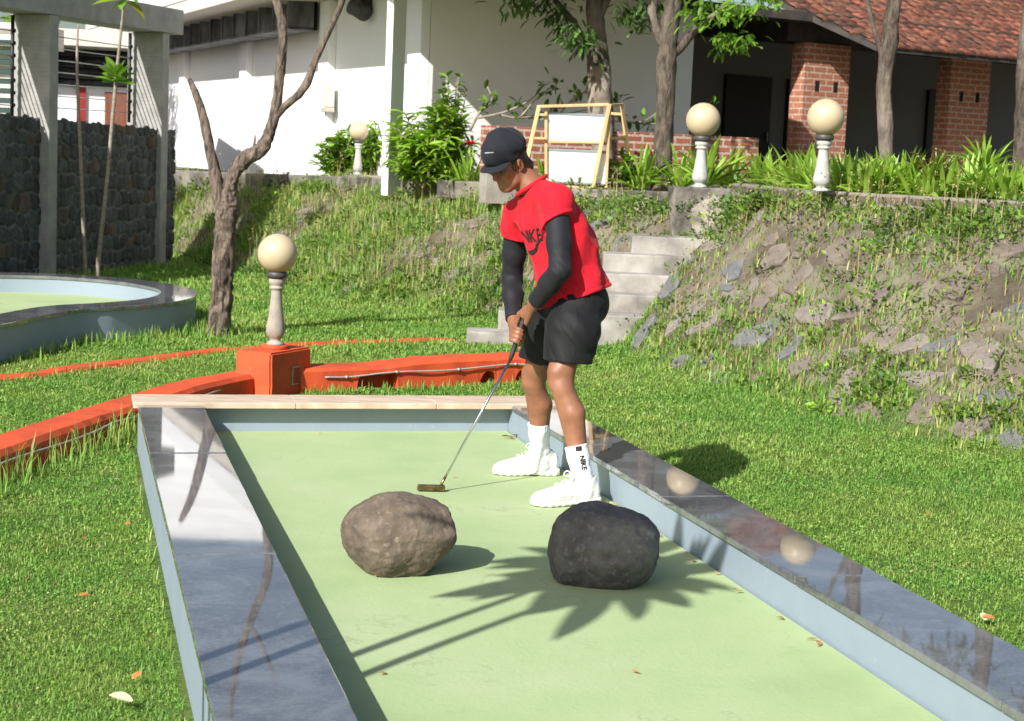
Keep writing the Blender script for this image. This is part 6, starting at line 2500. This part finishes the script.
def shorts():
    F = Field((-0.05, 7.33, 0.50), (0.52, 8.10, 1.00), 0.004)
    F.ell((.272, 7.712, .855), [f_pl, s_pl, np.array([0, 0, 1.0])], (.142, .160, .12), .02)
    F.ell((.288, 7.70, .83), [f_pl, s_pl, np.array([0, 0, 1.0])], (.116, .146, .10), .03)
    F.chain([hipN + [-.012, .012, -.02], np.array([.255, 7.553, .72]), np.array([.238, 7.515, .55])], [.116, .114, .104], .035)
    F.chain([hipF + [.0, 0, 0.0], np.array([.165, 7.868, .70]), np.array([.114, 7.93, .50])], [.126, .114, .098], .035)
    def folds(x, y, z):
        w = np.clip((.92 - z) * 5, .2, 1)
        return w * (0.0030 * np.sin(48 * x + 30 * y + 30 * z + 2 * np.sin(14 * z + 9 * x)) + 0.0038 * (1 - np.abs(np.sin(20 * z + 26 * x - 13 * y + np.sin(9 * x)))) ** 3)
    F.warp(folds)
    # hems: slightly tilted
    def hem(p, n, c, r):
        p = np.array(p); n = unit(n); c = np.array(c)
        def fn(x, y, z):
            d = (x - p[0]) * n[0] + (y - p[1]) * n[1] + (z - p[2]) * n[2]
            s = np.sqrt((x - c[0]) ** 2 + (y - c[1]) ** 2 + (z - c[2]) ** 2) - r
            return np.maximum(-d, s)
        F.put(fn, c - r, c + r, .004, "c")
    hem((.255, 7.53, .600), (-.06, -.05, -1), (.25, 7.50, .50), .20)
    hem((.118, 7.93, .566), (-.05, .05, -1), (.11, 7.97, .45), .185)
    return F.build("shorts", MAT_SHORT, PER, 2)


SHORTS = shorts()


def shoe(heel, toe, ank, sock_top, kn):
    heel, toe = np.array(heel, float), np.array(toe, float)
    e = unit(toe - heel); s = np.array([-e[1], e[0], 0]); up = np.array([0, 0, 1.0])
    L = np.linalg.norm(toe - heel)
    lo = np.minimum(heel, toe) - .09; hi = np.maximum(heel, toe) + .09; lo[2] = -.02; hi[2] = .22
    def st(t, a, z0, z1):
        c = heel + e * t * L + up * ((z0 + z1) / 2)
        return (t * L, c, s, up, a, (z1 - z0) / 2)
    F = Field(lo, hi, .003)
    F.loft([st(.015, .020, .02, .085), st(.06, .033, .015, .108), st(.20, .037, .015, .116), st(.34, .039, .015, .108), st(.48, .044, .015, .102), st(.62, .047, .015, .084), st(.78, .048, .015, .069), st(.90, .040, .015, .058), st(.97, .025, .015, .047), st(.995, .011, .018, .038)], .008, e, heel, 2.5)
    F.rc(heel + e * .075 + up * .075, ank + [0.006, 0, .018], .044, .046, .02)
    # throat opening, tongue, moulded panel lines
    F.rc(ank + [0.004, 0, .035], ank + [0.004, 0, .10], .042, .046, .004, "c")
    F.rc(heel + e * L * .40 + up * .098, ank + e * .035 + up * .035, .017, .020, .010)
    def grooves(x, y, z):
        q = ((x - heel[0]) * e[0] + (y - heel[1]) * e[1]) / L
        g = 0
        for c, k in ((.17, -1.2), (.30, 1.6), (.42, 1.6), (.56, -1.0), (.74, -2.2)):
            dd = np.abs(q + (z - .05) * k - c) * L
            g = g + .0022 * np.exp(-(dd / .0028) ** 2)
        g = g + .0024 * np.exp(-((z - .040 - .03 * (q - .5) ** 2) / .0026) ** 2)
        return g * np.clip((z - .02) * 60, 0, 1)
    F.warp(grooves)
    o = F.build("shoe", MAT_SHOE, PER, 1)
    F = Field(lo, hi, .003)
    F.loft([st(-.005, .024, -.002, .036), st(.05, .038, -.004, .036), st(.22, .041, -.004, .034), st(.40, .040, .004, .031), st(.55, .046, -.002, .029), st(.75, .053, -.004, .027), st(.90, .044, -.002, .028), st(.975, .026, .004, .031), st(1.005, .010, .010, .030)], .004, e, heel, 3.2)
    F.cut((0, 0, 0.001), (0, 0, -1), .002)
    F.warp(lambda x, y, z: 0.0007 * np.sin(((x - heel[0]) * e[0] + (y - heel[1]) * e[1]) * 200) * (z < .010))
    q = F.build("sole", MAT_SOLE, o, 1)
    q.location = (0, 0, 0)
    og = np.array(PER.location)
    # laces across the instep
    paths = []
    for i in range(5):
        t = .38 + i * .06
        h = np.interp(t, [.34, .48, .62, .78], [.128, .109, .091, .073]) + .004
        c = heel + e * L * t + up * h
        pts = [c + s * .026 * k + up * (-.012 * k * k) + e * .006 * k * (1 if i % 2 else -1) - og for k in np.linspace(-1, 1, 7)]
        paths.append((pts, np.full(7, .0030)))
    c = heel + e * L * .40 + up * .125
    for sg in (-1, 1):
        pts = smooth_path([tuple(c - og), tuple(c + s * sg * .022 + up * .020 + e * .02 - og), tuple(c + s * sg * .038 - up * .002 + e * .028 - og), tuple(c + s * sg * .018 - up * .006 - og)], 10)
        paths.append((pts, np.full(10, .0026)))
    tubes("laces", paths, MAT_SHOE, o, 6)
    # sock
    F = Field(np.minimum(ank, sock_top) - .09, np.maximum(ank, sock_top) + .09, .003)
    d = sock_top - ank
    F.chain([ank + [0.004, 0, -.03], ank + d * .25, ank + d * .7, sock_top + d * .08], [.046, .0430, .0470, .0515], .015)
    F.cut(sock_top, d, .003)
    F.warp(lambda x, y, z: 0.0010 * np.sin(np.arctan2(y - ank[1], x - ank[0]) * 40) + 0.0014 * np.sin(z * 140 + 3 * x) * np.clip((ank[2] + .07 - z) * 30, 0, 1))
    return o, F.build("sock", MAT_SOCK, PER, 1)


stN = ankN + (kneeN - ankN) * .365 + np.array([.004, 0, 0])
stF = ankF + (kneeF - ankF) * .44 + np.array([.004, 0, 0])
shoeN, sockN = shoe((.402, 7.435, 0), (.106, 7.325, 0), ankN, stN, kneeN)
shoeF, sockF = shoe((.240, 8.06, 0), (-.068, 8.01, 0), ankF, stF, kneeF)


# ---- printed marks: letters laid onto the cloth
def letters(text, size, bold=0.0):
    cu = bpy.data.curves.new("letters", "FONT")
    cu.body = text
    cu.size = size
    cu.align_x = "CENTER"
    cu.align_y = "CENTER"
    cu.offset = bold
    cu.resolution_u = 3
    o = bpy.data.objects.new("letters", cu)
    COL.objects.link(o)
    dg = bpy.context.evaluated_depsgraph_get()
    me = bpy.data.meshes.new_from_object(o.evaluated_get(dg))
    bpy.data.objects.remove(o)
    bm = bmesh.new()
    bm.from_mesh(me)
    bpy.data.meshes.remove(me)
    return bm


def lay_on(name, bm, target, centre, right, up, m, parent, lift=0.0022, cut=0.008):
    """project a flat mark onto a garment along its own normal"""
    centre, right, up = Vector(centre), Vector(right).normalized(), Vector(up)
    up = (up - right * up.dot(right)).normalized()
    nrm = right.cross(up)
    bmesh.ops.triangulate(bm, faces=bm.faces[:])
    for _ in range(4):
        es = [e for e in bm.edges if e.calc_length() > cut]
        if not es: break
        bmesh.ops.subdivide_edges(bm, edges=es, cuts=1)
        bmesh.ops.triangulate(bm, faces=bm.faces[:])
    tb = BVHTree.FromPolygons([v.co + Vector(PER.location) for v in target.data.vertices], [tuple(p.vertices) for p in target.data.polygons])
    dead = []
    for v in bm.verts:
        p = centre + right * v.co.x + up * v.co.y
        hit = tb.ray_cast(p + nrm * 0.3, -nrm, 0.6)
        if hit[0] is None: dead.append(v); continue
        n = hit[1] if hit[1].dot(nrm) > 0 else -hit[1]
        v.co = hit[0] + n * lift - Vector(PER.location)
    if dead: bmesh.ops.delete(bm, geom=dead, context="VERTS")
    me = bpy.data.meshes.new(name)
    bm.to_mesh(me); bm.free()
    o = link_mesh(name, me, m, parent)
    return o


def slant(bm, k):
    for v in bm.verts: v.co.x += k * v.co.y
    return bm


tc = A_(525, 238, 7.62)
rt = Vector(unit([.55, -.80, .16]))         # the print reads towards his left
upv = Vector(unit([-.22, 0, .95]))
lay_on("shirt_lettering", slant(letters("NIKE", 0.080, 0.0012), 0.22), SHIRT, tc, rt, upv, MAT_INK, SHIRT)
bm = bmesh.new()
outl = []
for i in range(13):
    u = i / 12
    outl.append((-.075 + .20 * u, -.055 - .022 * math.sin(math.pi * min(1, u * 2.0) * .5) * (1 - u) * 1.2 + .075 * u ** 1.4))
back = []
for i in range(13):
    u = 1 - i / 12
    back.append((-.075 + .20 * u, -.055 - .022 * math.sin(math.pi * min(1, u * 2.0) * .5) * (1 - u) * 1.2 + .075 * u ** 1.4 - .026 * (1 - u) ** .8 * min(1, u * 6 + .1)))
bm.faces.new([bm.verts.new((x, y, 0)) for x, y in outl + back[1:-1]])
lay_on("shirt_emblem", bm, SHIRT, tc, rt, upv, MAT_INK, SHIRT)
for o in SHIRT.children: o.location = (0, 0, 0)
# sock print
sc_ = A_(578.5, 449, 7.36)
rv = Vector((.98, -.05, .10)); uv = Vector((0.10, 0, .98))
bm = bmesh.new()
add_box(bm, (-.013, -.013, -.0005), (.013, .013, .0005))
bmesh.ops.delete(bm, geom=[f for f in bm.faces if f.normal.z < .5], context="FACES")
lay_on("sock_patch", bm, sockN, sc_, rv, uv, MAT_NAVY, sockN, 0.0016)
sc2 = A_(583, 463, 7.36)
d = Vector(unit(ankN - stN))
lay_on("sock_lettering", letters("NIKE", 0.029, 0.0012), sockN, sc2, d, Vector((1, 0, 0)), MAT_INK, sockN, 0.0016, 0.006)
# small stitched mark on the cap front
bm = bmesh.new()
add_box(bm, (-.020, -.0022, -.0005), (.020, .0022, .0005))
bmesh.ops.delete(bm, geom=[f for f in bm.faces if f.normal.z < .5], context="FACES")
lay_on("cap_mark", bm, CAP, A_(494, 152, 7.60), Vector((1, -.6, .12)), Vector((-.2, 0, 1)), simple("grey_stitching", (0.25, 0.25, 0.26), rough=0.6), CAP, 0.0018)

# ================================================================ PUTTER
pt = thing("golf_putter", "steel shafted putter with a worn brass head held by the man in red", "putter", (0, 0, 0))
MAT_CHROME = simple("chrome_steel", (0.62, 0.62, 0.63), rough=0.18, metal=1.0)
MAT_GRIP = simple("black_rubber_grip", (0.012, 0.012, 0.013), (0.03, 0.03, 0.032), 60, 0.6, 0.4, 200, 0.001)
MAT_BRASS = simple("worn_dark_brass", (0.10, 0.07, 0.035), (0.26, 0.19, 0.09), 40, 0.35, metal=0.9)
hosel = A_(441.5, 483, 7.55)
gend = gB - gdir * 0.012
gbot = gA + gdir * 0.035
tube("shaft", [tuple(gbot), tuple(gbot * .5 + hosel * .5), tuple(hosel + np.array([0.012, 0.002, 0.02]))], [0.0062, 0.0055, 0.0048], MAT_CHROME, pt, 12)
tube("grip", [tuple(gend), tuple(gend + gdir * .03), tuple(gbot - gdir * .02), tuple(gbot)], [0.0135, 0.0135, 0.0105, 0.0075], MAT_GRIP, pt, 14)
tube("hosel", [tuple(hosel + np.array([0.016, 0.002, 0.028])), tuple(hosel + np.array([0.002, 0, 0.0])), tuple(np.array([hosel[0] - .004, hosel[1], .018]))], [0.0058, 0.006, 0.007], MAT_BRASS, pt, 10)
bm = bmesh.new()
add_box(bm, (-.112, -.014, 0), (.010, .014, .026), 0.005)
add_box(bm, (-.095, .0145, .001), (-.008, .040, .014), 0.004)
ph = bm_obj("putter_head", bm, MAT_BRASS, pt)
ph.location = (hosel[0] + .006, hosel[1], 0.004)
ph.rotation_euler = (0, 0, R(6))
